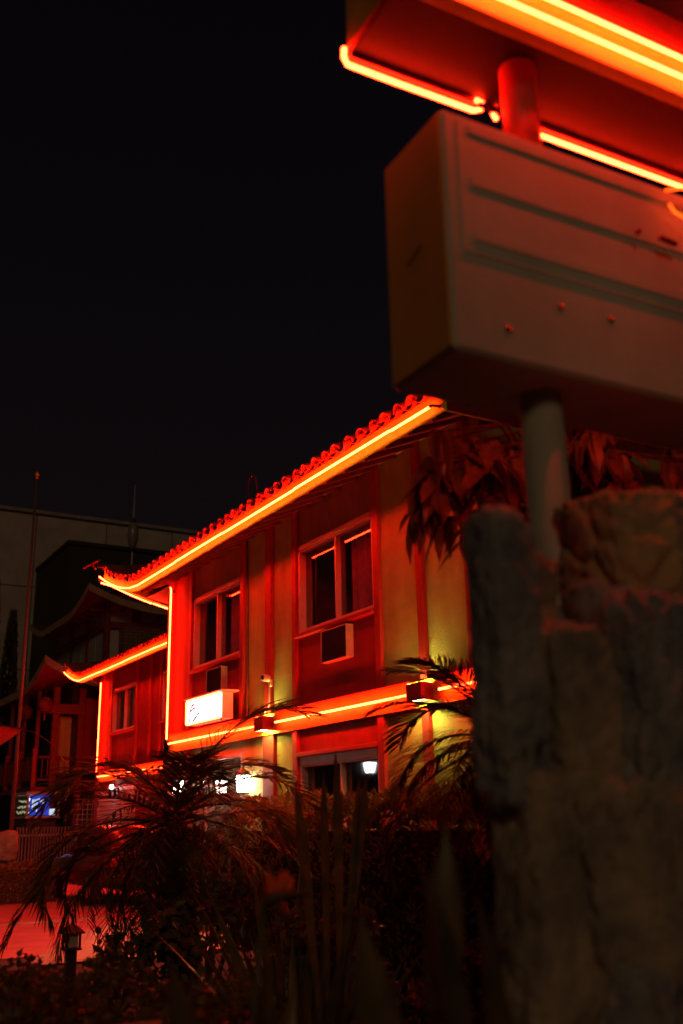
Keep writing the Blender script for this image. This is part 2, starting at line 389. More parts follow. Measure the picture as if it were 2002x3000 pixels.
for y0, y1 in ((7.60, 7.70), (8.43, 8.55), (9.28, 9.40), (11.30, 11.42), (12.04, 12.22), (12.93, 13.05), (14.92, 15.04)):
    MB().bbox(Wx-.055, Wx-.0005, y0, y1, 2.86, 5.5, .006).build('pillar', M['red'], motel)
    if y0 < 12.9 or y0 > 14.9: MB().bbox(Wx-.055, Wx-.0005, y0-(.0 if y0 != 12.04 else .09), y1+(.0 if y0 != 12.04 else .05), .05, 2.57, .006).build('pillar', M['redwall' if y0 == 12.04 else 'red'], motel)
MB().bbox(Wx-.07, Wx+.06, 15.73, 15.96, .02, 5.5, .008).build('corner_pillar', M['red'], motel)
# mid fascia with a drip cap
fb = MB().box(Wx-.07, Wx-.0505, 7.45, 15.97, 2.577, 2.845).build('fascia_board', M['lowfascia'], motel)
MB().box(Wx-.0503, Wx-.002, 7.45, 15.97, 2.579, 2.843).build('fascia_backing', M['red'], motel)
for a, b in ((7.44, 8.16), (8.71, 11.80), (12.33, 15.98)): MB().bbox(Wx-.105, Wx-.001, a, b, 2.846, 2.862, .004).build('drip_cap', M['red'], motel)
for a, b in ((7.71, 8.42), (8.56, 9.27), (9.41, 11.29), (11.43, 12.03), (12.23, 12.92), (13.06, 14.91), (15.05, 15.72)):
    MB().box(Wx-.03, Wx-.001, a, b, 5.47, 5.51).build('trim_strip', M['cream'], motel)
window(motel, Wx, 9.42, 11.29, 3.78, 4.95, 10.33, curtain=(9.4, 10.25))
window(motel, Wx, 13.05, 14.90, 3.80, 4.95, 13.98, curtain=(13.0, 13.9))
window(motel, Wx, 9.42, 11.29, .85, 2.24, 10.30, head=.10)
MB().bbox(Wx-.06, Wx-.013, 9.41, 11.29, 2.245, 2.295, .005).build('lintel', M['red'], motel)
# lobby glazing
gz = MB()
for y in (13.03, 14.58): gz.bbox(Wx-.01, Wx+.08, y, y+.04, .05, 2.42, .004)
gz.bbox(Wx-.01, Wx+.08, 13.07, 14.58, 2.36, 2.42, .004); gz.bbox(Wx-.01, Wx+.08, 13.07, 14.58, 1.98, 2.02, .004)
gz = tag(gz.build('lobby_window', M['greymetal'], motel))
for y0, y1 in ((13.07, 14.3), (14.34, 14.58)):
    MB().box(Wx+.03, Wx+.036, y0, y1, .06, 1.98).build('pane', M['glass'], gz)
    MB().box(Wx+.03, Wx+.036, y0, y1, 2.02, 2.36).build('pane', M['glass'], gz)
MB().bbox(Wx-.005, Wx+.07, 14.3, 14.34, .05, 2.36, .004).build('mullion', M['greymetal'], gz)
X0, X1, a, b, c, d = Wx+.21, Wx+3, 12.2, 15.94, .04, 2.5
MB().add([(X0, a, c), (X1, a, c), (X1, b, c), (X0, b, c), (X0, a, d), (X1, a, d), (X1, b, d), (X0, b, d)], [(0, 1, 2, 3), (4, 7, 6, 5), (0, 4, 5, 1), (3, 2, 6, 7), (1, 5, 6, 2)]).build('lobby_room', M['lobby'], gz)
# roof
rm_ = Roof(5.29, 12.7, 7.02, 17.62, 5.40, .45, .60, [(5.29, 17.62)])
mrf = rm_.build(motel, .20, Wx, 15.95, M['fascia'], M['rooffelt'])
tile_roof(rm_, mrf, 7.18, 17.45, .25, .095, 3, .42, 3)
for k in range(24):   # rafters under the eave
    y = 7.25 + k*.42
    if y > 15.7: break
    L = Vector((.70, 0, .3)); p = Vector((5.335, y, 5.212))
    MB().box(0, .71, -.035, .035, -.055, .01, frame_M(p, L, (0, 0, 1))).build('rafter', M['darkred'], mrf)
hip = [(5.22+.42*i, 17.7-.42*i) for i in range(9)]   # hip ridge caps
cap = barrel_mesh('ridge_tile', .11, .62)
for i, (x, y) in enumerate(hip):
    p0 = Vector((x, y, rm_.top(max(x, 5.3), min(y, 17.6))+.02)); p1 = Vector((x+.42, y-.42, rm_.top(x+.42, y-.42)+.02))
    inst('ridge_tile', cap, mrf, frame_M(p0, p1-p0, (0, 0, 1)))
MB().tube([(5.17, 17.78, 6.02), (5.12, 17.86, 6.12)], .022).tube([(5.02, 18.05, 6.08), (5.22, 17.67, 6.18)], .02).build('finial', M['red'], mrf)

# ================================================================ neon on buildings
def neon(name, pts, label, group, back, r=.0140, standoffs=(), mtl='neon', base=None):
    p0 = base or pts[0]
    t = thing(name, p0, label, 'neon tube', group)
    cuts = sorted(min(range(len(pts)), key=lambda i: (Vector(pts[i])-Vector(q)).length) for q in standoffs) if len(pts) > 8 else []
    cuts = [0]+[c for c in cuts if 0 < c < len(pts)-1]+[len(pts)-1]
    for k, (a, b) in enumerate(zip(cuts, cuts[1:])):
        seg = [Vector(p)+Vector((0, 0, .004 if k % 2 else -.004)) for p in pts[a:b+1]]; e0 = (seg[1]-seg[0]).normalized()*.012; e1 = (seg[-2]-seg[-1]).normalized()*.012
        if a: seg[0] = seg[0]+e0
        if b < len(pts)-1: seg[-1] = seg[-1]+e1
        MB().tube(seg, r, 8).build('glass_tube', M[mtl], t, True)
    back = Vector(back)
    for q, e in ((pts[0], pts[1]), (pts[-1], pts[-2])):
        d = (Vector(q)-Vector(e)).normalized(); q = Vector(q)
        MB().tube([q, q+d*.03, q+d*.045+back*.5, q+d*.045+back], r*1.15, 8).build('electrode', M['darkmetal'], t, True)
    for q in standoffs:
        q = Vector(q); m_ = MB().tube([q+back*.95, q-back*.12], .006, 6); dd = Vector((0, .022, 0)) if abs(back.y) < .05 else Vector((.022, 0, 0))
        m_.tube([q-dd+Vector((0, 0, -.014)), q+dd+Vector((0, 0, -.014))], .007, 6)
        m_.build('standoff', M['bulbglass'], t, True)
    return t
NG = 'red neon tubes outlining the motel'
zf = lambda y: 5.235 + rm_.lf(5.29, y)
neon('neon_tube', [(5.205, 7.12+.35*i, zf(7.12+.35*i)) for i in range(31)], 'long red neon tube along the front eave of the near tiled roof', NG, (.085, 0, 0),
     standoffs=[(5.205, y, zf(y)) for y in (7.66, 9.75, 11.92, 13.85, 15.6)], base=(5.205, 12, 5.2))
neon('neon_tube', [(5.24+.2*i, 17.635, 5.160+rm_.lf(5.24+.2*i, 17.62)) for i in range(13)], 'red neon tube curving along the far end eave of the near roof', NG, (0, -.03, .03), standoffs=[(6.24, 17.635, 5.160+rm_.lf(6.24, 17.62))], base=(6, 17.63, 5.2))
neon('neon_tube', [(5.87, 15.66, 5.27), (5.85, 15.655, 5.30), (5.86, 15.65, 5.25), (5.86, 15.65, 4.0), (5.86, 15.65, 2.78)], 'tall vertical red neon tube on the far corner of the near block', NG, (.07, .08, 0), standoffs=[(5.86, 15.65, 4.9), (5.86, 15.65, 3.9), (5.86, 15.65, 3.0)], base=(5.86, 15.65, 2.8))
zl = 2.711
neon('neon_tube', [(5.86, 8.62, zl), (5.86, 10, zl), (5.86, 11.72, zl)], 'horizontal red neon tube between the two box lamps below the large window', NG, (.07, 0, 0), standoffs=[(5.86, 9.97, zl)])
neon('neon_tube', [(5.86, 12.24, zl), (5.86, 14, zl), (5.86, 15.55, zl)], 'horizontal red neon tube under the lit white sign, half hidden by palm fronds', NG, (.07, 0, 0), standoffs=[(5.86, 13.2, zl), (5.86, 14.8, zl)])
neon('neon_tube', [(5.86, 7.48, zl), (5.86, 7.9, zl), (5.86, 8.10, zl)], 'short red neon tube right of the box lamp, crossed by palm fronds', NG, (.07, 0, 0))

# ================================================================ box sconces
def sconce(y0, y1, label):
    x0, x1, z0, z1 = 5.78, 5.929, 2.625, 2.80
    t = thing('box_wall_lamp', (x1, (y0+y1)/2, z0), label, 'wall lamp', 'box lamps on the fascia'); th = .008
    m_ = MB(); m_.box(x0, x0+th, y0, y1, z0, z1); m_.box(x0+th, x1, y0, y0+th, z0, z1); m_.box(x0+th, x1, y1-th, y1, z0, z1); m_.box(x1-th, x1, y0+th, y1-th, z0, z1)
    m_.build('housing', M['red'], t)
    MB().box(x0+.012, x1-.012, y0+.012, y1-.012, z0+.012, z0+.02).build('lower_diffuser', M['lampwarm'], t)
    MB().box(x1-.055, x1-.012, y0+.012, y1-.012, z1-.02, z1-.012).build('upper_diffuser', M['lampup'], t)
    MB().box(x0+.012, x1-.056, y0+.012, y1-.012, z1-.02, z1-.012).build('top_plate', M['darkmetal'], t)
    MB().box(x0-.004, x1+.03, y0+.02, y0+.035, z1+.002, z1+.012).box(x0-.004, x1+.03, y1-.035, y1-.02, z1+.002, z1+.012).build('bracket', M['white'], t)
sconce(8.30, 8.57, 'red box lamp shining up and down at the right pillar, palm fronds over it')
sconce(11.93, 12.20, 'red box lamp shining up and down below the security camera')

# ================================================================ things on the motel wall
def ac(y0, y1, z0, z1, label):
    t = thing('air_conditioner', (5.9, (y0+y1)/2, z0), label, 'air conditioner', 'wall air conditioners under the windows'); x0 = 5.885
    c = MB(); c.bbox(x0, 6.05, y0, y0+.012, z0, z1, .003); c.bbox(x0, 6.05, y1-.012, y1, z0, z1, .003); c.bbox(x0, 6.05, y0+.012, y1-.012, z1-.012, z1, .003); c.bbox(x0, 6.05, y0+.012, y1-.012, z0, z0+.012, .003)
    c.build('casing', M['acmetal'], t)
    MB().box(x0+.035, x0+.045, y0+.0125, y1-.0125, z0+.0125, z1-.0125).build('back_panel', M['acgrille'], t)
    sl = MB().box(x0+.008, x0+.03, y0+.013, y1-.013, 0, .007).mesh('louvre', M['acgrille'])
    n = int((z1-z0-.03)/.018)
    for i in range(n): inst('louvre', sl, t, Matrix.Translation((0, 0, z0+.018+i*.018)))
ac(9.93, 10.54, 3.30, 3.69, 'square air conditioner grille below the large upper window')
ac(13.55, 14.12, 3.33, 3.69, 'air conditioner above the lit white sign, below the smaller window')
t = thing('security_camera', (5.93, 11.95, 3.28), 'small white dome security camera on a conduit beside the upright', 'security camera')
MB().tube([(5.90, 11.99, 3.30), (5.80, 11.97, 3.31)], [.045, .05], 14).build('body', M['camwhite'], t, True)
MB().lathe([(.001, -.03), (.022, -.026), (.034, -.012), (.036, 0), (.001, .002)], (5.80, 11.97, 3.31), 12, Matrix.Rotation(R(90), 4, 'Y')).build('lens_dome', M['black'], t, True)
MB().tube([(5.90, 11.99, 3.26), (5.905, 11.99, 3.2), (5.905, 11.99, 2.96), (5.895, 12.02, 2.90), (5.87, 12.08, 2.875)], .013, 8).build('conduit', M['camwhite'], t, True)
MB().bbox(5.925, 5.944, 11.965, 12.015, 3.20, 3.29, .004).build('mount', M['camwhite'], t)
tag(MB().tube([(5.985, 12.89, 5.46), (5.982, 12.86, 5.2), (5.988, 12.85, 4.6), (5.984, 12.83, 3.9), (5.985, 12.80, 3.2), (5.96, 12.75, 2.90)], .008, 6).build('wall_cable', M['darkmetal'], None, True), 'thin dark cable running down the stucco beside the smaller window', 'cable')
tag(MB().tube([(5.27, 11.02, 5.45), (5.25, 11.04, 5.66), (5.25, 11.08, 5.77), (5.25, 11.15, 5.82), (5.25, 11.23, 5.80), (5.25, 11.28, 5.70), (5.27, 11.29, 5.45)], .012, 8).build('cable_loop', M['red'], None, True), 'red cable looping up above the roof tiles', 'cable')

# lit white sign box with neon border
t = thing('lit_box_sign', (5.8, 13.75, 2.862), 'glowing white box sign with blue script and a neon border above the entrance', 'sign')
y0, y1, z0, z1 = 13.09, 14.41, 2.885, 3.255
MB().bbox(5.712, 5.88, y0, y1, z0, z1, .006).build('cabinet', M['white'], t)
MB().bbox(5.66, 5.96, y0-.06, y1+.03, z1+.003, z1+.028, .006).build('lid', M['white'], t)
fc = MB().box(5.703, 5.711, y0+.02, y1-.02, z0+.02, z1-.02).build('lit_face', M['lightbox'], t)
def stroke(pts, wd=.013):
    wd *= 1.5
    m_ = MB()
    for p, q in zip(pts, pts[1:]):
        d = Vector((q[0]-p[0], q[1]-p[1])); n = Vector((-d.y, d.x)).normalized()*wd; e = d.normalized()*wd*.3
        m_.add([(5.7015, p[0]-e.x+n.x, p[1]-e.y+n.y), (5.7015, q[0]+e.x+n.x, q[1]+e.y+n.y), (5.7015, q[0]+e.x-n.x, q[1]+e.y-n.y), (5.7015, p[0]-e.x-n.x, p[1]-e.y-n.y)], [(0, 1, 2, 3)])
    m_.build('blue_script_stroke', M['blueink'], fc)
stroke([(14.30, 3.02), (14.26, 3.10), (14.20, 3.16), (14.12, 3.18)]); stroke([(14.30, 3.06), (14.22, 3.09), (14.14, 3.12), (14.06, 3.12)], .009)
stroke([(14.30, 2.98), (14.27, 2.95), (14.29, 2.92)], .012); stroke([(14.16, 2.93), (14.02, 2.98), (13.96, 3.02), (13.90, 3.04)], .011)
stroke([(14.05, 3.08), (14.06, 3.0), (14.10, 2.94)], .008); stroke([(13.92, 3.09), (13.91, 3.03)], .010); stroke([(13.86, 3.06), (13.80, 3.09), (13.78, 3.07)], .007); stroke([(13.62, 3.10), (13.60, 3.12)], .006); stroke([(13.60, 3.00), (13.57, 3.01)], .006)
bx = 5.688
MB().tube([(bx, 14.05, z1-.008), (bx, 14.37, z1-.008), (bx, 14.395, z1-.03), (bx, 14.395, z0+.03), (bx, 14.37, z0+.008), (bx, 13.14, z0+.008), (bx, 13.105, z0+.03), (bx, 13.105, z1-.03), (bx, 13.14, z1-.008), (bx, 13.95, z1-.008)], .010, 8).build('border_neon', M['neon'], t, True)
MB().box(5.74, 5.76, y0+.1, y0+.13, 2.8622, z0).box(5.84, 5.86, y1-.13, y1-.1, 2.8622, z0).box(5.905, 5.925, y0+.1, y0+.13, 2.8622, z0+.1).box(5.8801, 5.904, y0+.1, y0+.13, z0+.05, z0+.1).build('bracket', M['darkmetal'], t)

# wall lanterns by the entrance
def lantern(x, y, z, label, arm=True, grp='white lanterns at the entrance'):
    t = thing('wall_lantern', (x, y, z), label, 'lantern', grp); s = .075; h = .21
    MB().add([(x-s*.75, y-s*.75, z), (x+s*.75, y-s*.75, z), (x+s*.75, y+s*.75, z), (x-s*.75, y+s*.75, z), (x-s, y-s, z+h), (x+s, y-s, z+h), (x+s, y+s, z+h), (x-s, y+s, z+h)],
             [(3, 2, 1, 0), (4, 5, 6, 7), (0, 1, 5, 4), (1, 2, 6, 5), (2, 3, 7, 6), (3, 0, 4, 7)]).build('lit_glass', M['lantern'], t)
    fr = MB()
    for a, b in ((-1, -1), (1, -1), (1, 1), (-1, 1)):
        fr.tube([(x+a*s*.77, y+b*s*.77, z-.01), (x+a*s*1.03, y+b*s*1.03, z+h+.005)], .007, 5)
    fr.box(x-s*.85, x+s*.85, y-s*.85, y+s*.85, z-.025, z-.006); fr.build('frame', M['darkmetal'], t)
    MB().lathe([(s*1.65, z+h+.008), (s*1.2, z+h+.05), (s*.3, z+h+.10), (.012, z+h+.14)], (x, y, 0), 4, Matrix.Rotation(R(45), 4, 'Z')).build('cap', M['darkmetal'], t)
    if arm: MB().tube([(x, y, z+h+.13), (x+.02, y, z+h+.17), (5.99, y, z+h+.12)], .009, 6).build('arm', M['darkmetal'], t, True)
    else: MB().tube([(x, y, z+h+.13), (x, y, 2.5)], .006, 6).build('chain', M['darkmetal'], t)
lantern(5.86, 15.12, 1.90, 'bright white wall lantern at the far left of the entrance')
lantern(5.86, 12.70, 1.87, 'bright white wall lantern on the stucco nearest the red upright')
lantern(6.75, 15.45, 1.92, 'lit lantern hanging inside the lobby window', False)

# ================================================================ motel rear wing
wing = thing('motel_wing', (8.4, 22, 0), 'recessed rear motel wing with red walls and tiled roof outlined in neon', 'building')
Vx = 8.4
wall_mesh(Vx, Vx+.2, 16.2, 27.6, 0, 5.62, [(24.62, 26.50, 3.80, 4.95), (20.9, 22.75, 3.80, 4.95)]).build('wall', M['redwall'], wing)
MB().box(Vx, 13, 27.602, 27.8, 0, 5.62).build('end_wall', M['redwall'], wing)
window(wing, Vx, 24.62, 26.50, 3.80, 4.95, 25.55, curtain=(24.6, 25.5)); window(wing, Vx, 20.9, 22.75, 3.80, 4.95, 21.8, curtain=(21, 21.8))
for y0 in (16.9, 18.4, 20.76, 22.78, 23.5, 24.48, 26.52):
    MB().bbox(Vx-.055, Vx-.0005, y0, y0+.12, 2.87, 5.5, .006).build('pillar', M['red'], wing)
MB().bbox(Vx-.07, Vx+.06, 27.38, 27.61, .02, 5.5, .008).build('corner_pillar', M['red'], wing)
MB().box(Vx-.07, Vx-.001, 16.2, 27.62, 2.577, 2.845).build('fascia_board', M['lowfascia'], wing)
MB().bbox(Vx-.10, Vx-.001, 16.2, 27.63, 2.846, 2.862, .004).build('drip_cap', M['red'], wing)
rw = Roof(7.69, 15, 14.5, 29.1, 5.40, .45, .60, [(7.69, 29.1)])
wrf = rw.build(wing, .20, Vx, 27.6, M['fascia'], M['rooffelt'])
tile_roof(rw, wrf, 19.4, 28.95, .25, .083, 2, .42, 5)
zw = lambda y: 5.235 + rw.lf(7.69, y)
NW = 'red neon tubes outlining the rear wing'
neon('neon_tube', [(7.605, 19.0+.336*i, zw(19.0+.336*i)) for i in range(30)], 'red neon tube along the eave of the lower looking rear roof', NW, (.085, 0, 0), standoffs=[(7.605, y, zw(y)) for y in (21, 23.2, 25.4, 27.2)], base=(7.6, 24, 5.2))
neon('neon_tube', [(8.26, 27.30, 5.24), (8.26, 27.30, 4), (8.26, 27.30, 2.8)], 'vertical red neon tube on the far corner of the rear wing', NW, (.07, .08, 0), standoffs=[(8.26, 27.3, 4.6), (8.26, 27.3, 3.6)], base=(8.26, 27.3, 2.8))
neon('neon_tube', [(8.26, 20.5, zl), (8.26, 24, zl), (8.26, 27.2, zl)], 'red neon tube on the rear wing fascia seen through palm fronds', NW, (.07, 0, 0))
# lit slatted shutter on the wing
sh = thing('slatted_shutter', (8.38, 25.85, 0), 'pale slatted shutter lit by a white lamp behind the palm', 'shutter')
sl = MB().bbox(8.352, 8.384, 24.5, 27.25, 0, .098, .006).mesh('slat', M['shutter'])
for i in range(21): inst('slat', sl, sh, Matrix.Translation((0, 0, .05+i*.112)))
MB().box(8.386, 8.398, 24.5, 27.25, .05, 2.40).build('backing', M['darkmetal'], sh)
for y in (24.42, 27.255): MB().bbox(8.34, 8.399, y, y+.075, .02, 2.44, .005).build('jamb', M['greymetal'], sh)
t = thing('flood_lamp', (8.3, 25.9, 2.3), 'small bright white lamp above the slatted shutter', 'lamp')
MB().lathe([(.001, -.06), (.05, -.055), (.058, 0), (.03, .05), (.001, .055)], (8.25, 25.9, 2.40), 12).build('bulb', M['lampwhite'], t, True)
MB().tube([(8.25, 25.9, 2.45), (8.25, 25.9, 2.50), (8.33, 25.9, 2.52)], .014, 8).build('arm', M['darkmetal'], t, True)

# ================================================================ dark restaurant behind
rest = thing('restaurant_building', (9.8, 34, 0), 'dark two tier restaurant with upswept curved eaves behind the neon wing', 'building')
ru = Roof(9.0, 16, 31.6, 39.5, 8.45, .42, .62, [(9.0, 31.6), (9.0, 39.5)], span=2.3, xspan=3.0); ru.hip0 = True
fas3 = mat('weathered_pale_fascia', (.36, .24, .15), .7, .3, 3)
urf = ru.build(rest, .24, 9.8, 38.7, fas3, M['rooffelt'])
rl = Roof(7.5, 15, 30.6, 42, 5.75, .42, .70, [(7.5, 30.6)], span=2.6, xspan=2.6); rl.hip0 = True
lrf = rl.build(rest, .24, 8.6, 41, fas3, M['rooffelt'])
MB().box(9.9, 15.5, 32.4, 38.6, 6.3, 8.72).build('upper_wall', M['concrete'], rest)
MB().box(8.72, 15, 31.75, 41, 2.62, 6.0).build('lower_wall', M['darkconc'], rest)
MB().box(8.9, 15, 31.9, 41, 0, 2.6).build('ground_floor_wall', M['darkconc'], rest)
for y in (32.3, 34.3, 36.3, 38.5): MB().bbox(9.82, 9.99, y, y+.2, 6.3, 8.72, .01).build('column', M['darkred'], rest)
for x in (10.75, 12.4): MB().bbox(x, x+.28, 32.31, 32.45, 6.3, 8.72, .01).build('column', M['darkred'], rest)
MB().bbox(10.0, 15.4, 32.29, 32.395, 7.75, 7.98, .01).build('beam', M['darkred'], rest)
MB().bbox(9.81, 9.895, 32.5, 38.6, 7.72, 7.95, .01).build('beam', M['darkred'], rest)
pw = MB().bbox(9.86, 9.893, 0, .80, 6.55, 7.55, .01).mesh('window_panel', M['blind'])
for i in range(7): inst('window_panel', pw, rest, Matrix.Translation((0, 32.6+i*.86, 0)))
for x, wd in ((11.1, .7), (11.9, .45), (12.75, .8)): MB().bbox(x, x+wd, 32.33, 32.39, 8.02, 8.45, .01).build('window_panel', M['blind'], rest)
for i in range(9): MB().bbox(9.35, 9.86, 32.4+.75*i, 32.5+.75*i, 8.3, 8.42, .01).build('bracket', M['darkred'], rest)
for i in range(7): MB().bbox(10.3+.7*i, 10.4+.7*i, 31.9, 32.3, 8.3, 8.42, .01).build('bracket', M['darkred'], rest)
MB().box(9.7, 15, 29.9, 30.4, 6.1, 7.35).build('brick_parapet', M['brick'], rest)
# lower storey: posts, panels, balcony
for x in (8.05, 8.85): MB().bbox(x, x+.2, 31.4, 31.6, 0, 5.6, .012).build('column', M['darkred'], rest)
MB().bbox(8.26, 8.70, 31.62, 31.70, 3.0, 4.72, .01).build('wall_panel', M['stucco'], rest)
MB().bbox(7.85, 8.9, 31.36, 31.5, 4.78, 5.08, .01).build('beam', M['darkred'], rest)
MB().bbox(9.06, 10.6, 31.5, 31.72, 3.0, 5.3, .01).build('wall_panel', M['redwall'], rest)
for y in (31.9, 33.7, 35.5): MB().bbox(7.68, 7.80, y, y+.12, 2.6, 5.5, .01).build('column', M['darkred'], rest)
MB().bbox(7.55, 8.7, 31.5, 40.9, 2.45, 2.6, .01).build('balcony_floor', M['darkred'], rest)
for y in (31.55, 33.35, 35.2): MB().bbox(7.56, 7.68, y, y+.12, 2.602, 3.75, .01).build('balcony_post', M['red'], rest)
for z in (2.78, 3.45): MB().bbox(7.58, 7.65, 31.68, 40.8, z, z+.06, .006).build('balcony_rail', M['darkred'], rest)
bl = MB().box(7.60, 7.63, 0, .03, 2.845, 3.448).mesh('baluster', M['darkred'])
for i in range(40): inst('baluster', bl, rest, Matrix.Translation((0, 31.8+i*.2, 0)))
for z in (2.78, 3.45): MB().bbox(7.7, 8.7, 31.46, 31.52, z, z+.06, .006).build('balcony_rail', M['darkred'], rest)
for i in range(5): MB().box(7.82+i*.17, 7.85+i*.17, 31.475, 31.505, 2.845, 3.448).build('baluster', M['darkred'], rest)
for (x, y), lb in (((7.75, 31.25), 'round red paper lantern under the dark lower eave nearest the neon'), ((7.72, 33.6), 'round red paper lantern further left under the dark lower eave')):
    t = thing('paper_lantern', (x, y, 4.75), lb, 'paper lantern', 'red paper lanterns under the dark eave')
    MB().lathe([(.06, 4.78), (.16, 4.82), (.22, 4.93), (.235, 5.02), (.22, 5.11), (.16, 5.22), (.06, 5.26)], (x, y, 0), 14).build('shade', M['lanternpaper'], t, True)
    MB().tube([(x, y, 5.26), (x, y, 5.5)], .01, 5).build('cord', M['black'], t); MB().tube([(x, y, 4.78), (x, y, 4.55)], [.02, .03], 6).build('tassel', M['red'], t)
# ground floor display window and lattice
t = thing('display_case', (7.7, 31.2, 0), 'glass corner display case with small bulbs and a backlit blue poster', 'display case')
cx0, cx1, cy0, cy1, cz0, cz1 = 7.35, 8.32, 31.0, 31.9, 1.76, 2.36
cs = MB(); cs.bbox(cx0-.03, cx1+.03, cy0-.03, cy1+1.1, cz1, cz1+.09, .01); cs.bbox(cx0-.03, cx1+.03, cy0-.03, cy1+1.1, cz0-.07, cz0, .01)
for x, y in ((cx0, cy0), (cx1-.06, cy0), (cx0, cy1+.95)): cs.bbox(x, x+.06, y, y+.06, cz0+.001, cz1-.001, .006)
cs.build('frame', M['greymetal'], t)
MB().box(cx0+.015, cx0+.02, cy0+.07, cy1+.94, cz0+.01, cz1-.01).build('side_glass', M['glass'], t)
MB().box(cx0+.09, cx1-.3, cy0+.05, cy0+.06, cz0+.02, cz1-.02).build('poster', M['poster'], t)
MB().box(cx1-.29, cx1-.12, cy0+.05, cy0+.06, cz0+.02, cz0+.2).build('poster_panel', M['posterwhite'], t)
rg = random.Random(4)
for i in range(6): MB().box(cx0+.16+i*.06, cx0+.20+i*.06, cy0+.046, cy0+.0495, cz0+.1+rg.random()*.35, cz0+.16+rg.random()*.05+.3).build('poster_mark', M['posterwhite'], t)
MB().box(cx0+.3, cx0+.31, cy0+.07, cy1+.94, cz0+.01, cz1-.01).build('back_panel', M['darkmetal'], t)
bm_ = MB().lathe([(.004, -.03), (.016, -.02), (.016, .02), (.004, .03)], n=6).mesh('bulb', M['casebulb'])
for r in range(3):
    for i in range(11): inst('bulb', bm_, t, Matrix.Translation((cx0+.12+.03*r, cy0+.2+i*.15+rg.uniform(-.03, .03), cz0+.12+.16*r+rg.uniform(-.03, .03))))
MB().lathe([(.004, -.05), (.03, -.03), (.03, .03), (.004, .05)], (cx0+.15, cy0+.25, cz1-.1), 8).build('lamp', M['caseglow'], t)
pl = MB(); pl.bbox(cx0+.05, cx1-.05, cy0+.12, cy1+.9, -.01, cz0-.072, .01); pl.build('plinth', M['darkmetal'], t)
t = thing('slat_fence', (7.3, 30.8, 0), 'grey upright slat fence under the display case, catching white light', 'fence')
sf_ = MB().bbox(0, .045, 0, .02, -.01, 1.45, .004).mesh('slat', mat('dull_grey_slat', (.17, .18, .18), .5))
for i in range(24): inst('slat', sf_, t, Matrix.Translation((7.0+i*.085, 30.5+.05*math.sin(i), 0)))
for z in (.3, 1.2): MB().box(6.98, 9.02, 30.56, 30.59, z, z+.05).build('rail', M['greymetal'], t)
t = thing('lattice_screen', (9.0, 29.9, 0), 'grey lattice screen beyond the end of the red wing', 'screen')
for i in range(10): MB().box(8.55+i*.14, 8.57+i*.14, 29.9, 29.92, -.01, 2.3).build('upright', M['greymetal'], t)
for i in range(16): MB().box(8.5, 9.9, 29.925, 29.94, .08+i*.14, .10+i*.14).build('slat', M['greymetal'], t)

# ================================================================ far concrete building
far = thing('concrete_building', (20, 66, 0), 'large plain grey concrete building rising behind the roofs', 'building')
MB().box(-6, 46, 60, 85, -.02, 19.8).build('wall', M['concrete'], far)
MB().bbox(-6.2, 46.2, 59.8, 85, 19.82, 20.05, .03).build('parapet_cap', mat('parapet_cap_metal', (.32, .28, .25), .6, .2, 2), far)
for i in range(11): MB().box(-4+i*4.4, -3.95+i*4.4, 59.985, 59.999, 0, 19.8).build('panel_joint', M['darkconc'], far)
for z in (5, 10.2, 15.2): MB().box(-6, 46, 59.987, 59.998, z, z+.05).build('panel_joint', M['darkconc'], far)
low = thing('dark_building', (24, 52, 0), 'dark flat roofed building in front of the concrete one', 'building')
MB().box(13.6, 36, 52, 59, -.02, 15.9).build('wall', M['darkconc'], low)
MB().bbox(13.5, 36.2, 51.85, 59, 15.92, 16.15, .03).build('cornice', M['darkconc'], low)
for i in range(9): MB().bbox(14.6+i*2.4, 16.4+i*2.4, 51.9, 51.998, 13.6, 15.3, .02).build('window_panel', M['darkmetal'], low)

# ================================================================ poles
t = thing('flagpole', (5.2, 23.2, 0), 'tall thin flagpole standing left of the neon wing', 'flagpole')
MB().tube([(5.2, 23.2, -.02), (5.2, 23.2, 4), (5.2, 23.2, 9.45)], [.05, .042, .026], 10).build('shaft', mat('flagpole_paint', (.16, .09, .085), .5, .15, 3), t, True)
MB().lathe([(.01, 9.45), (.035, 9.47), (.035, 9.50), (.02, 9.52), (.05, 9.56), (.05, 9.6), (.01, 9.65)], (5.2, 23.2, 0), 10).build('finial', M['yellow'], t, True)
MB().lathe([(.12, -.02), (.12, .06), (.06, .10), (.05, .12)], (5.2, 23.2, 0), 12).build('base_collar', M['darkmetal'], t, True)
t = thing('roof_antenna', (13.9, 42.2, 0), 'thin aerial mast with a glass globe rising behind the neon roof', 'antenna')
MB().tube([(13.9, 42.2, 0), (13.9, 42.2, 13.2), (13.9, 42.2, 16.4)], [.05, .045, .02], 8).build('mast', M['greymetal'], t, True)
MB().lathe([(.05, 13.35), (.16, 13.45), (.24, 13.8), (.24, 14.2), (.15, 14.5), (.05, 14.6)], (13.9, 42.2, 0), 14).build('globe', mat('frosted_globe', (.22, .20, .20), .2, .1), t, True)
MB().lathe([(.16, 13.25), (.18, 13.36), (.10, 13.42)], (13.9, 42.2, 0), 12).build('collar', M['darkmetal'], t, True)
MB().lathe([(.10, 14.58), (.12, 14.64), (.03, 14.8)], (13.9, 42.2, 0), 12).build('cap', M['darkmetal'], t, True)
t = thing('lamp_post', (-2.4, 23.4, 0), 'white lit lantern on a post, seen reflected in the lower window', 'lamp post')
MB().tube([(-2.4, 23.4, -.02), (-2.4, 23.4, 2.5)], [.06, .045], 10).build('post', M['darkmetal'], t, True)
MB().lathe([(.13, 2.66), (.20, 2.92)], (-2.4, 23.4, 0), 6).build('lit_glass', M['lampwhite'], t)
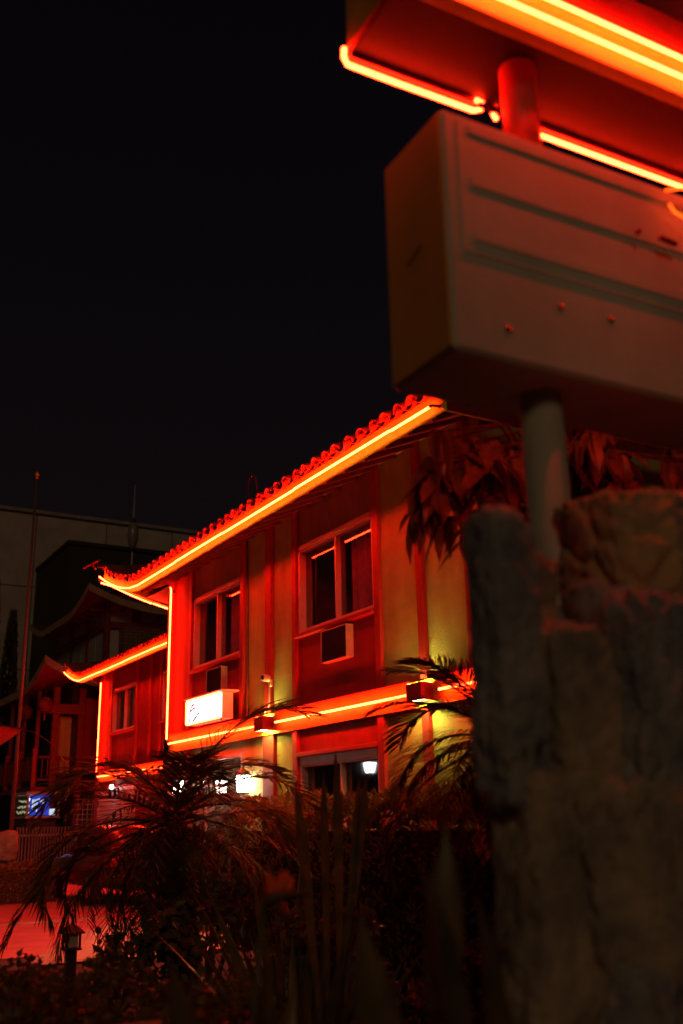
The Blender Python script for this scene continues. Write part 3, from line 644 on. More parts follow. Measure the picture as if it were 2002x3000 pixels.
MB().lathe([(.28, 2.925), (.2, 3.0), (.04, 3.12), (.02, 3.2)], (-2.4, 23.4, 0), 6).build('cap', M['darkmetal'], t)
MB().lathe([(.06, 2.48), (.13, 2.64), (.13, 2.655)], (-2.4, 23.4, 0), 8).build('collar', M['darkmetal'], t)

# ================================================================ parked car
t = thing('parked_car', (6.97, 21.6, 0), 'dark red parked car seen from behind through the palm', 'car')
yr, cxm, hw = 19.45, 6.97, .87
def section(y, half, zb, zt, n=14, e=3.2):
    out = []
    for k in range(n):
        a = 2*math.pi*k/n; ca, sa = math.cos(a), math.sin(a)
        out.append((cxm+half*math.copysign(abs(ca)**(2/e), ca), y, (zb+zt)/2+(zt-zb)/2*math.copysign(abs(sa)**(2/e), sa)))
    return out
def loft(secs):
    n = len(secs[0]); vs = [p for s_ in secs for p in s_]; fs = []
    for i in range(len(secs)-1):
        for k in range(n): fs.append((i*n+k, i*n+(k+1) % n, (i+1)*n+(k+1) % n, (i+1)*n+k))
    fs += [tuple(range(n))[::-1], tuple((len(secs)-1)*n+k for k in range(n))]
    return MB().add(vs, fs)
loft([section(yr, .70, .48, .90), section(yr+.06, .80, .36, .98), section(yr+.5, hw, .26, 1.0), section(yr+2.2, hw+.02, .24, .98), section(yr+3.4, hw, .24, .93), section(yr+4.1, .82, .3, .84), section(yr+4.35, .70, .38, .72)]).build('body', M['carpaint'], t, True)
loft([section(yr+.45, .60, .92, 1.02), section(yr+.75, .66, .92, 1.28), section(yr+1.15, .68, .92, 1.45), section(yr+2.1, .68, .92, 1.47), section(yr+2.7, .64, .92, 1.30), section(yr+3.3, .60, .9, .95)]).build('cabin', M['carpaint'], t, True)
MB().add([(cxm-.56, yr+.60, 1.055), (cxm+.56, yr+.60, 1.055), (cxm+.50, yr+1.02, 1.41), (cxm-.50, yr+1.02, 1.41), (cxm-.56, yr+.64, 1.03), (cxm+.56, yr+.64, 1.03), (cxm+.50, yr+1.06, 1.385), (cxm-.50, yr+1.06, 1.385)], [(0, 1, 2, 3), (7, 6, 5, 4), (0, 4, 5, 1), (3, 2, 6, 7), (0, 3, 7, 4), (1, 5, 6, 2)]).build('rear_window', M['black'], t)
for s_ in (-1, 1):
    MB().bbox(cxm+s_*.66-.16, cxm+s_*.66+.11 if s_ < 0 else cxm+s_*.66+.14, yr-.012, yr+.14, .70, .86, .02).build('tail_light', M['taillight'], t)
    for yy in (yr+.85, yr+3.5):
        wh = MB().lathe([(.2, -.1), (.30, -.1), (.325, -.06), (.325, .06), (.30, .1), (.2, .1)], (cxm+s_*.80, yy, .325), 20, Matrix.Rotation(R(90), 4, 'Y')).build('wheel', M['rubber'], t, True)
        MB().lathe([(.001, -.105), (.19, -.104), (.2, -.08), (.2, .08), (.19, .104), (.001, .105)], (cxm+s_*.80, yy, .325), 16, Matrix.Rotation(R(90), 4, 'Y')).build('rim', M['chrome'], wh, True)
    MB().bbox(cxm+s_*.69-.005, cxm+s_*.69+.005, yr+1.25, yr+2.4, 1.05, 1.33, .003).build('side_window', M['black'], t)
MB().bbox(cxm-.74, cxm+.74, yr-.05, yr+.06, .40, .56, .03).build('bumper', M['carpaint'], t)
MB().bbox(cxm-.45, cxm+.45, yr-.02, yr-.002, .845, .875, .004).build('chrome_strip', M['chrome'], t)
MB().bbox(cxm-.16, cxm+.16, yr-.022, yr-.008, .66, .82, .004).build('licence_plate', M['plate'], t)

# ================================================================ left side: low hedge, stone pier, banner
rgG = random.Random(11)
def leaf_quad(mb, p, d, n, L, wd, bend=.15):
    d = Vector(d).normalized(); n = Vector(n); s = d.cross(n).normalized(); n = s.cross(d)
    a = p; b = p + d*L*.5 + n*bend*L*.5; c = p + d*L
    mb.add([a, b+s*wd, c, b-s*wd], [(0, 1, 2), (0, 2, 3)])
def rdir(rg): 
    z = rg.uniform(-1, 1); a = rg.uniform(0, 2*math.pi); q = math.sqrt(1-z*z); return Vector((q*math.cos(a), q*math.sin(a), z))
def leafy(mb, n, fn, L, wd, rg, up=.4):
    for _ in range(n):
        p = fn(rg); d = rdir(rg)+Vector((0, 0, up)); leaf_quad(mb, Vector(p), d, rdir(rg), L*rg.uniform(.6, 1.3), wd*rg.uniform(.7, 1.2))
def boxsurf(x0, x1, y0, y1, z0, z1, depth=.12):
    def fn(rg):
        f = rg.random(); x = rg.uniform(x0, x1); y = rg.uniform(y0, y1); z = rg.uniform(z0, z1); e = abs(rg.gauss(0, depth))
        if f < .36: z = z1-e
        elif f < .68: y = y0+e
        elif f < .86: x = x0+e
        elif f < .93: x = x1-e
        return (x+.03*math.sin(y*7), y, z+.035*math.sin(x*5)+.025*math.sin(y*9+x*3))
    return fn
t = thing('clipped_hedge', (4.6, 22.4, 0), 'low clipped hedge along the far edge of the red lit driveway', 'hedge')
m_ = MB(); leafy(m_, 5000, boxsurf(2.6, 5.9, 21.9, 22.7, 0, .74, .05), .055, .02, rgG); m_.build('foliage', M['hedge'], t)
m_ = MB(); m_.box(2.66, 5.84, 22.0, 22.62, -.01, .62); m_.build('twig_core', M['bark'], t)
def stone_mesh(rg, sx_, sy_, sz_, nz=.12, sub=3, e=.55, crack=0):
    """irregular quarried stone: rounded box with noise"""
    N = 4*sub; vs = []; fs = []; off = Vector((rg.uniform(0, 50), rg.uniform(0, 50), rg.uniform(0, 50)))
    from mathutils import noise
    idx = {}
    def vid(p):
        k = tuple(round(q, 4) for q in p)
        if k not in idx:
            q = Vector(p); l = q.length; r_u = q/l
            box = q; mix_ = box.lerp(r_u*1.18, e*.5)
            qr = Vector((mix_.x*sx_, mix_.y*sy_, mix_.z*sz_))*4.2 + off; vd = noise.voronoi(qr)[0]
            nn = noise.noise(qr*.7)*nz*1.6 + (vd[1]-vd[0]-.3)*nz*.9 + noise.noise(qr*2.6)*nz*.6 + noise.noise(qr*7)*nz*.28
            v2 = noise.voronoi(qr*.75+Vector((7, 3, 1)))[0]; nn -= crack*max(0, 1-(v2[1]-v2[0])/.10)
            mix_ = mix_*(1+nn)
            idx[k] = len(vs); vs.append((mix_.x*sx_/2, mix_.y*sy_/2, mix_.z*sz_/2))
        return idx[k]
    for ax in range(3):
        for sg in (-1, 1):
            for i in range(N):
                for j in range(N):
                    q = []
                    for a, b in ((i, j), (i+1, j), (i+1, j+1), (i, j+1)):
                        p = [-1+2*a/N, -1+2*b/N]; p.insert(ax, sg); q.append(vid(p))
                    fs.append(q if (sg > 0) == (ax != 1) else q[::-1])
    return MB().add(vs, fs).mesh('stone', M['stone'], True)
t = thing('stone_pier', (4.85, 22.9, 0), 'pinkish red lit stone pier above the low hedge at the left edge', 'pier')
rs = random.Random(21)
MB().box(4.45, 5.1, 22.76, 23.2, -.01, 1.2).build('mortar_core', M['mortar'], t)
for i, (x, z, a, b) in enumerate(((4.60, 1.13, .5, .58), (5.05, 1.08, .42, .60), (4.55, .52, .5, .62), (5.05, .46, .45, .6))):
    inst('stone', stone_mesh(rs, a, .6, b, .1, 2), t, Matrix.Translation((x, 22.95, z)))
t = thing('hanging_banner', (4.5, 21.8, 0), 'bright red curved cloth banner at the left edge', 'banner')
def bn(u, v):
    x = 3.1+1.88*u; w_ = math.sqrt(max(0, 1-(max(0, u-.35)/.65)**2)); zt = 3.68-.18*u-.06*u*u
    return (x, 21.9+.06*math.sin(u*7+v*3), zt-v*(.9*(1-(u**2.2))+.02))
g = MB().grid(bn, 24, 10); nv = len(g.v); g.v += [(x, y+.012, z) for x, y, z in g.v]; g.f += [tuple(i+nv for i in q[::-1]) for q in g.f]
g.build('cloth', M['cloth'], t, True)
MB().tube([(3.0, 21.86, 3.70), (5.0, 21.86, 3.445)], .014, 8).build('top_rod', M['darkmetal'], t); MB().tube([(3.0, 21.9, -.02), (3.0, 21.9, 3.75)], .035, 8).build('post', M['darkmetal'], t)
tag(MB().tube([(5.0, 21.87, 3.44), (5.3, 22.0, 3.38), (5.7, 22.3, 3.2), (6.5, 24, 2.9), (7.0, 26, 2.6)], .008, 5).build('guy_wire', M['darkmetal'], None, True), 'thin wire drooping from the banner tip towards the dark eaves', 'wire')

# ================================================================ roadside sign (near, out of focus)
sg = thing('roadside_sign', (1.99, 2.16, 0), 'large roadside sign: neon edged red top box over a pale letter board on a pole', 'sign')
SX0, SX1, SY0, SY1 = 1.56, 4.2, 1.99, 2.325
cb_ = MB().bbox(SX0, SX1, SY0, SY1, 2.74, 3.54, .012).build('letter_cabinet', M['cream'], sg)
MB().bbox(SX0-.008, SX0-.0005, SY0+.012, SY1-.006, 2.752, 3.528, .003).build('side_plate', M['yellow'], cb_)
MB().bbox(SX0+.05, SX1-.05, SY0-.003, SY0-.0005, 3.06, 3.515, .001).build('letter_board', M['cream'], cb_)
for z in (3.475, 3.29, 3.105):
    MB().bbox(SX0+.09, SX1-.09, SY0-.0062, SY0-.0035, z, z+.034, .001).build('letter_rail', M['cream'], cb_)
for x, z in ((1.75, 2.84), (1.955, 2.96), (2.155, 2.965)):
    MB().tube([(x, SY0-.0016, z), (x, SY0+.004, z)], .012, 12).build('bolt_hole', M['black'], cb_, True)
MB().box(SX0-.0105, SX0-.0085, 2.12, 2.20, 3.12, 3.126, Matrix.Translation((0, 2.16, 3.12)) @ Matrix.Rotation(R(-20), 4, 'X') @ Matrix.Translation((0, -2.16, -3.12))).build('scratch', M['darkmetal'], cb_)
for zz, y in ((.0, 0),):
    # script neon at the right-hand end of the letter board
    MB().tube([(2.41, 1.935, 3.475), (2.50, 1.93, 3.51), (2.72, 1.93, 3.52), (2.80, 1.93, 3.42)], .0042, 8).build('script_neon', M['neondim'], cb_, True)
    MB().tube([(2.425, 1.94, 3.43), (2.44, 1.935, 3.40), (2.49, 1.93, 3.385), (2.66, 1.93, 3.41), (2.75, 1.93, 3.45)], .0042, 8).build('script_neon', M['neondim'], cb_, True)
    MB().lathe([(.007, -.01), (.009, .0), (.006, .012)], (2.265, 1.94, 3.28), 8, Matrix.Rotation(R(90), 4, 'X')).build('tube_end', M['signred'], cb_, True)
    MB().tube([(2.36, 1.94, 3.285), (2.43, 1.94, 3.28)], .010, 8).build('tube_end', M['signred'], cb_, True)
ub = MB().bbox(1.43, SX1, SY0, SY1, 3.955, 4.85, .012).build('neon_box', M['signred'], sg)
MB().box(1.435, SX1, SY0+.002, SY1-.002, 3.948, 3.954).build('underside_panel', mat('shade_darkened_red', (.028, .002, .002), .7, .3, 3), ub)  # separate dark sheet, the underside's dimness is put into its colour
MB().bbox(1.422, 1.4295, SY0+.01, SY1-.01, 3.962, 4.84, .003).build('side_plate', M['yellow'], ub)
MB().bbox(1.44, SX1, SY0-.05, SY0-.0005, 3.91, 4.10, .006).build('neon_channel', M['signyel'], ub)
for z0, z1, d in ((4.115, 4.25, .06), (4.275, 4.40, .045), (4.42, 4.56, .03)):
    MB().bbox(1.44, SX1, SY0-d, SY0-.0005, z0, z1, .006).build('board', M['signred'], ub)
MB().tube([(2.86, SY0-.11, 3.97), (2.86, SY0-.11, 4.8)], .085, 16).build('front_post', M['signred'], ub, True)
yn = SY0-.078
for z in (3.965, 4.05):
    MB().tube([(1.47, yn, z), (2.4, yn, z), (3.9, yn, z)], .0072, 8).build('neon_tube', M['neonsign'], ub, True)
    for x in (1.7, 2.42, 3.1): MB().tube([(x, yn+.045, z), (x, yn-.012, z)], .006, 6).build('standoff', M['bulbglass'], ub)
zb = 3.919; yb = 2.338
MB().box(1.435, SX1, SY1-.010, SY1+.002, 3.931, 3.9475).build('added_shield_lip', M['signred'], ub)  # added lip, keeps the back tube's light off the underside
MB().tube([(1.425, yb, zb+.06), (1.42, yb-.005, zb+.02), (1.435, yb, zb), (1.6, yb, zb-.002), (1.95, yb, zb), (1.975, yb-.01, zb+.008), (1.965, yb-.03, zb+.018), (1.94, yb-.03, zb+.02)], .0082, 10).build('neon_tube', M['neonsign'], ub, True)
MB().tube([(2.035, yb-.03, zb+.02), (2.03, yb-.01, zb+.005), (2.05, yb, zb)], .0085, 8).build('neon_tube', M['neonsign'], ub, True)
MB().tube([(2.16, yb, zb), (2.5, yb, zb), (3.3, yb, zb+.002)], .0082, 10).build('neon_tube', M['neonsign'], ub, True)
MB().tube([(1.95, yb-.025, zb+.012), (2.06, yb-.025, zb+.012)], .012, 8).build('electrode', M['darkmetal'], ub, True)
for x in (1.62, 1.83, 2.30, 2.62): MB().tube([(x, yb, zb), (x, yb, zb+.03)], .006, 6).build('standoff', M['bulbglass'], ub)
for x in (1.985, 2.88): MB().tube([(x, 2.13, 3.541), (x, 2.13, 3.947)], .062, 20).build('spacer_post', mat('bright_red_post_paint', (.80, .10, .07), .5, .1, 4), sg, True)
MB().tube([(1.99, 2.16, 1.4), (1.99, 2.16, 2.739)], .066, 20).build('pole', M['pole'], sg, True)

sg.rotation_euler.z = -R(2.3); sg.location.y -= .017
# ================================================================ stone pier round the sign pole
pr_ = thing('rock_pier', (2.45, 2.1, 0), 'massive rough stone pier round the sign pole at the right', 'pier')
MB().box(1.76, 3.1, 1.97, 2.24, -.01, 1.90).box(1.62, 1.759, 1.88, 1.97, -.01, 1.9).build('mortar_core', M['mortar'], pr_)
rs = random.Random(77)
stones = [  # x, y, z, sx, sy, sz, rot, tone
    (1.553, 1.865, 1.86, .135, .13, .68, .0, 0), (2.085, 1.93, 2.17, .32, .26, .36, -.06, 2), (2.05, 1.88, 1.74, .48, .30, .60, .06, 0), (2.29, 1.94, 2.04, .40, .3, .64, .06, 1), (1.72, 2.0, 1.95, .15, .14, .40, .1, 1), (1.745, 1.87, 1.64, .20, .2, .56, -.05, 1),
    (1.63, 1.86, 1.18, .23, .16, .78, .04, 1), (1.96, 1.85, 1.24, .52, .30, .68, -.14, 1), (2.42, 1.92, 1.36, .46, .34, .8, .04, 0), (2.75, 2.0, 1.8, .5, .4, .8, 0, 1), (1.79, 1.80, 1.00, .22, .2, .30, .3, 0),
    (1.66, 1.86, .48, .25, .18, .84, -.03, 0), (1.99, 1.86, .56, .52, .32, .86, .08, 1), (2.47, 1.92, .5, .52, .36, .92, -.05, 0), (2.8, 2.0, .7, .5, .4, 1.2, 0, 1), (1.85, 1.9, .07, .6, .32, .20, 0, 0)]
tones = [mat('blue_grey_stone', (.31, .29, .28), .9, .6, 5.5, .9, 20, dirt=(.14, .15, .18), bdist=.03), M['stone'], mat('ochre_stone', (.55, .33, .16), .9, .4, 3.0, .8, 13, dirt=(.30, .20, .13), bdist=.03)]
for x, y, z, a, b, c, ro, tn in stones:
    me = stone_mesh(rs, a*1.05, b, c*1.06, .075, 8, .46, .10); me.materials[0] = tones[tn]
    inst('stone', me, pr_, Matrix.Translation((x, y, z)) @ Matrix.Rotation(ro, 4, 'Y') @ Matrix.Rotation(ro*1.5, 4, 'Z'))

# ================================================================ plants
def frond_mesh(rg, L, droop, name, mt, nl=44, ll=.30, wd=.010, curl=0):
    """frond along +x rising, bending down under its weight"""
    mb = MB(); pts = []; p = Vector((0, 0, 0)); a = 0; N = 16; side = rg.uniform(-.25, .25)
    for i in range(N+1):
        pts.append(p.copy()); k = i/N
        a = -droop*k*k*1.0 - droop*.25*k
        p = p + Vector((math.cos(a), side*k*.5, math.sin(a)))*(L/N)
    mb.tube(pts, [.012*(1-.85*i/N) for i in range(N+1)], 5)
    for i in range(nl):
        k = .10+.90*i/nl; q = k*N; j = min(int(q), N-1); f = q-j
        b = pts[j].lerp(pts[j+1], f); tg = (pts[j+1]-pts[j]).normalized(); up = Vector((-tg.z, 0, tg.x)); sd_ = tg.cross(up).normalized()
        ln = ll*(.45+.75*math.sin(math.pi*min(1, k*.85+.12)))*rg.uniform(.85, 1.1)
        for s_ in (-1, 1):
            d = (tg*rg.uniform(.7, .95) + sd_*s_*rg.uniform(.75, 1.0) + up*rg.uniform(.0, .35)).normalized()
            e = (d + Vector((0, 0, -1))*rg.uniform(.25, .6)).normalized(); n2 = d.cross(Vector((0, 0, 1))).normalized()*wd
            m1 = b+d*ln*.55; m2 = m1+e*ln*.5
            mb.add([b-n2*.5, b+n2*.5, m1+n2, m2, m1-n2], [(0, 1, 2, 4), (4, 2, 3)])
    return mb.mesh(name, mt)
def palm(label, base, crown, n, L, seed, ll=.30, azlist=None, hang=10, wd=.010, nl=44, elr=None):
    rg = random.Random(seed); t = thing('palm_tree', base, label, 'palm tree', 'small feathery palms in the planting bed')
    b = Vector(base); c = Vector(crown); prof = []; pts = []
    for i in range(15):
        k = i/14; pts.append(b.lerp(c, k)+Vector((.03*math.sin(k*3), .02*math.sin(k*4), 0))); prof.append((.085+.012*(i % 2))*(1.15-.25*k))
    MB().tube(pts, prof, 12).build('trunk', M['bark'], t, True)
    var = [frond_mesh(random.Random(seed*7+i), L*(.85+.08*i), (.9, 1.3, 1.7, 2.1)[i % 4], 'frond', M['palm'], nl, ll, wd) for i in range(6)]
    dry = [frond_mesh(random.Random(seed*9+i), L*.9, 1.2, 'frond', M['palmdry'], 30, ll*.8, wd) for i in range(2)]
    for i in range(n+hang):
        az = i*2.39996+rg.uniform(-.2, .2); k = (i+.5)/n
        el = R(62-88*k**.9+rg.uniform(-8, 8)) if i < n else R(rg.uniform(-62, -25))
        me = var[rg.randrange(6)] if i < n else (dry[rg.randrange(2)] if rg.random() < .55 else var[rg.randrange(6)])
        d = Vector((math.cos(az)*math.cos(el), math.sin(az)*math.cos(el), math.sin(el)))
        s_ = rg.uniform(.85, 1.1)*(1 if i < n else .9)
        inst('frond', me, t, frame_M(c+Vector((0, 0, rg.uniform(-.06, .05))), d, (0, 0, 1) if abs(d.z) < .97 else (-d.x, -d.y, .1)) @ Matrix.Scale(s_, 4))
palm('feathery palm with drooping fronds in front of the entrance', (3.52, 8.62, .02), (3.24, 8.40, 1.52), 36, 1.34, 5, .34, hang=16, wd=.0075)
palm('palm at the right, fronds showing past the stone pier', (4.35, 5.2, .02), (4.25, 5.15, 1.95), 26, .95, 9, .26, hang=4, wd=.0058, nl=74)
# long clipped hedge under the window
t = thing('clipped_hedge', (4.9, 7.5, 0), 'shoulder high shaggy clipped hedge below the lower window', 'hedge')
m_ = MB(); bs_ = boxsurf(4.15, 5.5, 4.4, 10.3, .1, 1.655, .06)
def rounded_top(rg):
    x, y, z = bs_(rg); k = max(0, 1-(x-4.15)/.55)**2 + .6*max(0, 1-(y-4.4)/.4)**2
    return (x+.22*max(0, (z-1.0)/.65)**2*max(0, 1-(x-4.15)/.5)+.07*math.sin(y*4.3+z*5)*.6, y, z-.30*k*max(0, z-.6)+.05*math.sin(y*2.7)+.03*math.sin(y*11+x*4))
leafy(m_, 24000, rounded_top, .07, .013, random.Random(3), .9); m_.build('foliage', M['hedge'], t)
m_ = MB(); m_.box(4.55, 5.38, 4.75, 10.15, .3, 1.40)
for i in range(9): m_.tube([(4.8+.2*(i % 3-1), 4.8+i*.62, 0), (4.8+.2*(i % 3-1), 4.85+i*.62, .6)], .03, 6)
m_.build('twig_core', M['bark'], t)
# sword leaved clumps
def blade(name, L, wd, mt, bend=.25, fold=.35, N=8):
    mb = MB(); vs = []
    for i in range(N+1):
        k = i/N; x = L*k*(1-.10*bend*k); z = -bend*L*.4*k*k; w_ = wd*(math.sin(math.pi*min(.99, k*.75+.22))**.8)*(1 if k < .7 else max(0, 1-(k-.7)/.3)**.8)
        vs += [(x, -w_, z+w_*fold), (x, 0, z), (x, w_, z+w_*fold)]
    fs = []
    for i in range(N):
        for j in (0, 1): fs.append((i*3+j, i*3+j+1, i*3+4+j, i*3+3+j))
    return mb.add(vs, fs).mesh(name, mt, True)
def clump(label, base, n, L, wd, seed, spread=.6, name='sword_leaf_plant', cat='plant', group='sword leaved plants', mt='sword', only=None):
    rg = random.Random(seed); t = thing(name, base, label, cat, group); b = Vector(base)
    ms = [blade('leaf', L*k, wd, M[mt], bd) for k, bd in ((1, .1), (.85, .35), (1.03, .25), (.7, .2))]
    for i in range(n):
        az = i*2.4+rg.uniform(-.3, .3) if only is None else rg.uniform(*only); q = rg.random()**.8*spread
        d = Vector((math.cos(az)*math.sin(q), math.sin(az)*math.sin(q), math.cos(q)))
        sidev = Vector((-math.sin(az), math.cos(az), 0)).cross(d)
        inst('leaf', ms[rg.randrange(4)], t, frame_M(b+Vector((math.cos(az), math.sin(az), 0))*rg.uniform(.02, .14), d, -sidev if sidev.z < 0 else sidev) @ Matrix.Rotation(rg.uniform(-.8, .8), 4, 'X') @ Matrix.Scale(rg.uniform(.84, 1.04), 4))
    return t
SG = 'sword leaved plants in the bed'
clump('dense clump of sword shaped leaves right of the palm', (2.66, 5.0, .02), 42, 1.18, .030, 31, .75, group=SG)
t = thing('sword_leaf_plant', (2.75, 4.85, .02), 'upright broad pointed leaves standing before the lower window', 'plant', SG)
rg = random.Random(32)
def spear(L, wd):
    vs = []; N = 12; rgb_ = rg.uniform(-1, 1)
    for i in range(N+1):
        k = i/N; w_ = wd*(.12+.88*min(1, k/.70)**1.4) if k < .78 else wd*math.sqrt(max(0, 1-((k-.78)/.22)**1.7))
        z = -(.03+.05*rgb_)*L*k*k; vs += [(L*k, -w_, z+w_*.4), (L*k, 0, z), (L*k, w_, z+w_*.4)]
    return MB().add(vs, [(q*3+c, q*3+c+1, q*3+4+c, q*3+3+c) for q in range(N) for c in (0, 1)]).mesh('leaf', M['sword'], True)
for tx, ty, tz, wd in ((2.50, 4.76, 1.69, .030), (2.62, 4.68, 1.74, .022), (2.70, 4.62, 1.83, .026), (2.77, 4.60, 1.73, .020), (2.84, 4.57, 1.71, .030)):
    tip = Vector((tx, ty, tz)); b0 = Vector((2.80+rg.uniform(-.05, .05), 4.95+rg.uniform(-.08, .08), .02)); d = tip-b0
    inst('leaf', spear(d.length, wd), t, frame_M(b0, d, (-.5+rg.uniform(-.35, .35), -.85, .2)))
clump('sword leaves behind the dense clump, beside the hedge', (3.2, 6.2, .02), 30, 1.25, .03, 33, .7, group=SG)
# bird of paradise near the camera
def strel(label, base, leaves, seed, flowers=()):
    rg = random.Random(seed); t = thing('bird_of_paradise_plant', base, label, 'plant', 'bird of paradise plants near the camera'); b = Vector(base)
    bm2 = [blade('leaf_blade', .42, .045, M['sword'], .35), blade('leaf_blade', .36, .04, M['sword'], .8)]
    for tip, ln in leaves:
        e = Vector(tip); s0 = b+Vector((rg.uniform(-.06, .06), rg.uniform(-.06, .06), 0)); q = s0.lerp(e, .45)+Vector((0, 0, .12*ln))
        d = (e-q).normalized(); st = e-d*.40*ln
        MB().tube([s0, s0.lerp(q, .5)+Vector((0, 0, .03)), q.lerp(st, .5), st], [.010, .009, .007, .006], 6).build('leaf_stalk', M['sword'], t, True)
        inst('leaf', bm2[0 if d.z > .5 else 1], t, frame_M(st, d, Vector((rg.uniform(-.5, .5), -.6, .6))) @ Matrix.Scale(ln, 4))
    for fx in flowers:
        e = Vector(fx); s0 = b+Vector((.03, .02, 0))
        MB().tube([s0, s0.lerp(e, .5)+Vector((0, 0, .03)), e], [.010, .008, .007], 6).build('flower_stalk', M['sword'], t, True)
        bk = MB(); bk.tube([e, e+Vector((.05, -.01, .012)), e+Vector((.13, -.03, .01))], [.012, .016, .002], 6); bk.build('beak', M['shrub'], t, True)
        pm_ = blade('petal', .07, .014, M['petal'], .2)
        for k, (dx, dz) in enumerate(((-.1, 1), (.3, .9), (.7, .7), (.15, 1.1))):
            inst('petal', pm_, t, frame_M(e+Vector((.02+.015*k, 0, .01)), (dx, .1*(k-1), dz), (0, -1, 0)))
strel('out of focus bird of paradise leaves at the bottom right', (1.18, 1.72, .02), [((.975, 1.60, 1.33), 1.0), ((1.09, 1.50, 1.43), 1.1), ((1.22, 1.52, 1.36), 1), ((1.30, 1.58, 1.22), 1), ((1.05, 1.58, 1.12), .9), ((1.16, 1.60, 1.48), .8), ((1.36, 1.66, 1.05), .9)], 41)
strel('bird of paradise with a red orange flower low in the centre', (1.20, 2.75, .02), [((.98, 2.5, 1.16), 1.1), ((1.32, 2.62, 1.12), 1), ((1.12, 2.52, .98), 1), ((1.42, 2.7, 1.05), 1), ((1.05, 2.6, .95), .9)], 42, [(1.215, 2.50, 1.30)])
strel('bird of paradise leaves at the bottom centre beside the pale kerb', (.82, 2.35, .02), [((.86, 2.2, 1.08), 1), ((1.05, 2.3, 1.02), 1.1), ((.74, 2.2, .98), .9), ((.98, 2.45, .94), .9)], 43, [(.80, 2.15, 1.0)])
# leafy shrubs
def shrub(label, c, rad, n, L, wd, seed, mt='shrub', stems=5):
    rg = random.Random(seed); t = thing('leafy_shrub', (c[0], c[1], .02), label, 'shrub', 'leafy shrubs in the bed'); C = Vector(c)
    m_ = MB(); cl = [C+Vector((rg.gauss(0, .45)*rad[0], rg.gauss(0, .45)*rad[1], rg.gauss(0, .4)*rad[2])) for _ in range(16)]
    for _ in range(n):
        q = rg.choice(cl); p = q+rdir(rg)*rg.random()**.6*rad[0]*.38; leaf_quad(m_, p, rdir(rg)+Vector((0, 0, -.1)), rdir(rg), L*rg.uniform(.6, 1.2), wd)
    m_.build('foliage', M[mt], t)
    m_ = MB()
    for q in cl[:stems+4]: m_.tube([(c[0]+rg.uniform(-.06, .06), c[1]+rg.uniform(-.06, .06), .02), ((c[0]+q.x)/2, (c[1]+q.y)/2, q.z*.55), q], [.014, .010, .004], 5)
    m_.build('stems', M['bark'], t)
shrub('small orange tinted shrub in the dark middle of the bed', (3.1, 5.45, .72), (.35, .35, .30), 900, .07, .022, 51)
shrub('low shrub near the stone pier, dimly lit', (3.2, 4.3, .70), (.40, .35, .34), 800, .07, .022, 52)
shrub('dark leafy shrub silhouetted against the pale pavement', (2.95, 7.6, .62), (.34, .30, .34), 600, .10, .03, 53)
shrub('twiggy dark shrub beside the palm trunk', (3.25, 7.7, .95), (.26, .26, .36), 340, .10, .03, 54)
shrub('little dark bush next to the garden lamp', (2.75, 8.3, .42), (.30, .28, .28), 420, .08, .025, 55)
# ground cover
t = thing('ground_cover', (1.2, 5.4, .02), 'dense dark leafy ground cover filling the lower left', 'ground cover'); t['kind'] = 'stuff'
rg = random.Random(61); m_ = MB()
for _ in range(17000):
    x = rg.uniform(-1.0, 2.75); y = rg.uniform(3.2, 8.2)
    h = .78+.09*math.sin(x*4.1+y*2.3)+.07*math.sin(x*9-y*5)+.05*math.sin(y*13+x*3) - max(0, y-5.2)*.17 - max(0, x-1.7)*.42
    z = h-abs(rg.gauss(0, .07)); leaf_quad(m_, Vector((x, y, max(.05, z))), rdir(rg)+Vector((0, 0, .5)), rdir(rg), rg.uniform(.035, .065), rg.uniform(.012, .022))
o = m_.build('foliage', M['cover'], t); o['kind'] = 'stuff'
m_ = MB().grid(lambda u, v: (-1.0+3.75*u, 3.2+5*v, max(.03, .54-max(0, (3.2+5*v)-5.2)*.17-max(0, (-1+3.75*u)-1.7)*.42)), 24, 24); m_.build('stem_layer', M['soil'], t)
for i, (x, y, h) in enumerate(((2.98, 9.6, .55), (3.08, 9.4, .50), (3.22, 9.35, .62), (3.12, 9.1, .46))):   # seed heads on stalks
    t = thing('seed_head_plant', (x, y, .02), ('tall', 'short', 'leaning', 'stubby')[i]+' stalk with a round seed head before the pale pavement', 'plant', 'round seed heads on stalks')
    MB().tube([(x, y, .02), (x+.01, y, h*.6), (x+.02, y+.01, h)], .005, 5).build('stalk', M['sword'], t)
    MB().lathe([(.004, h-.015), (.024, h), (.03, h+.02), (.022, h+.045), (.004, h+.055)], (x+.02, y+.01, 0), 9).build('seed_head', M['shrub'], t, True)
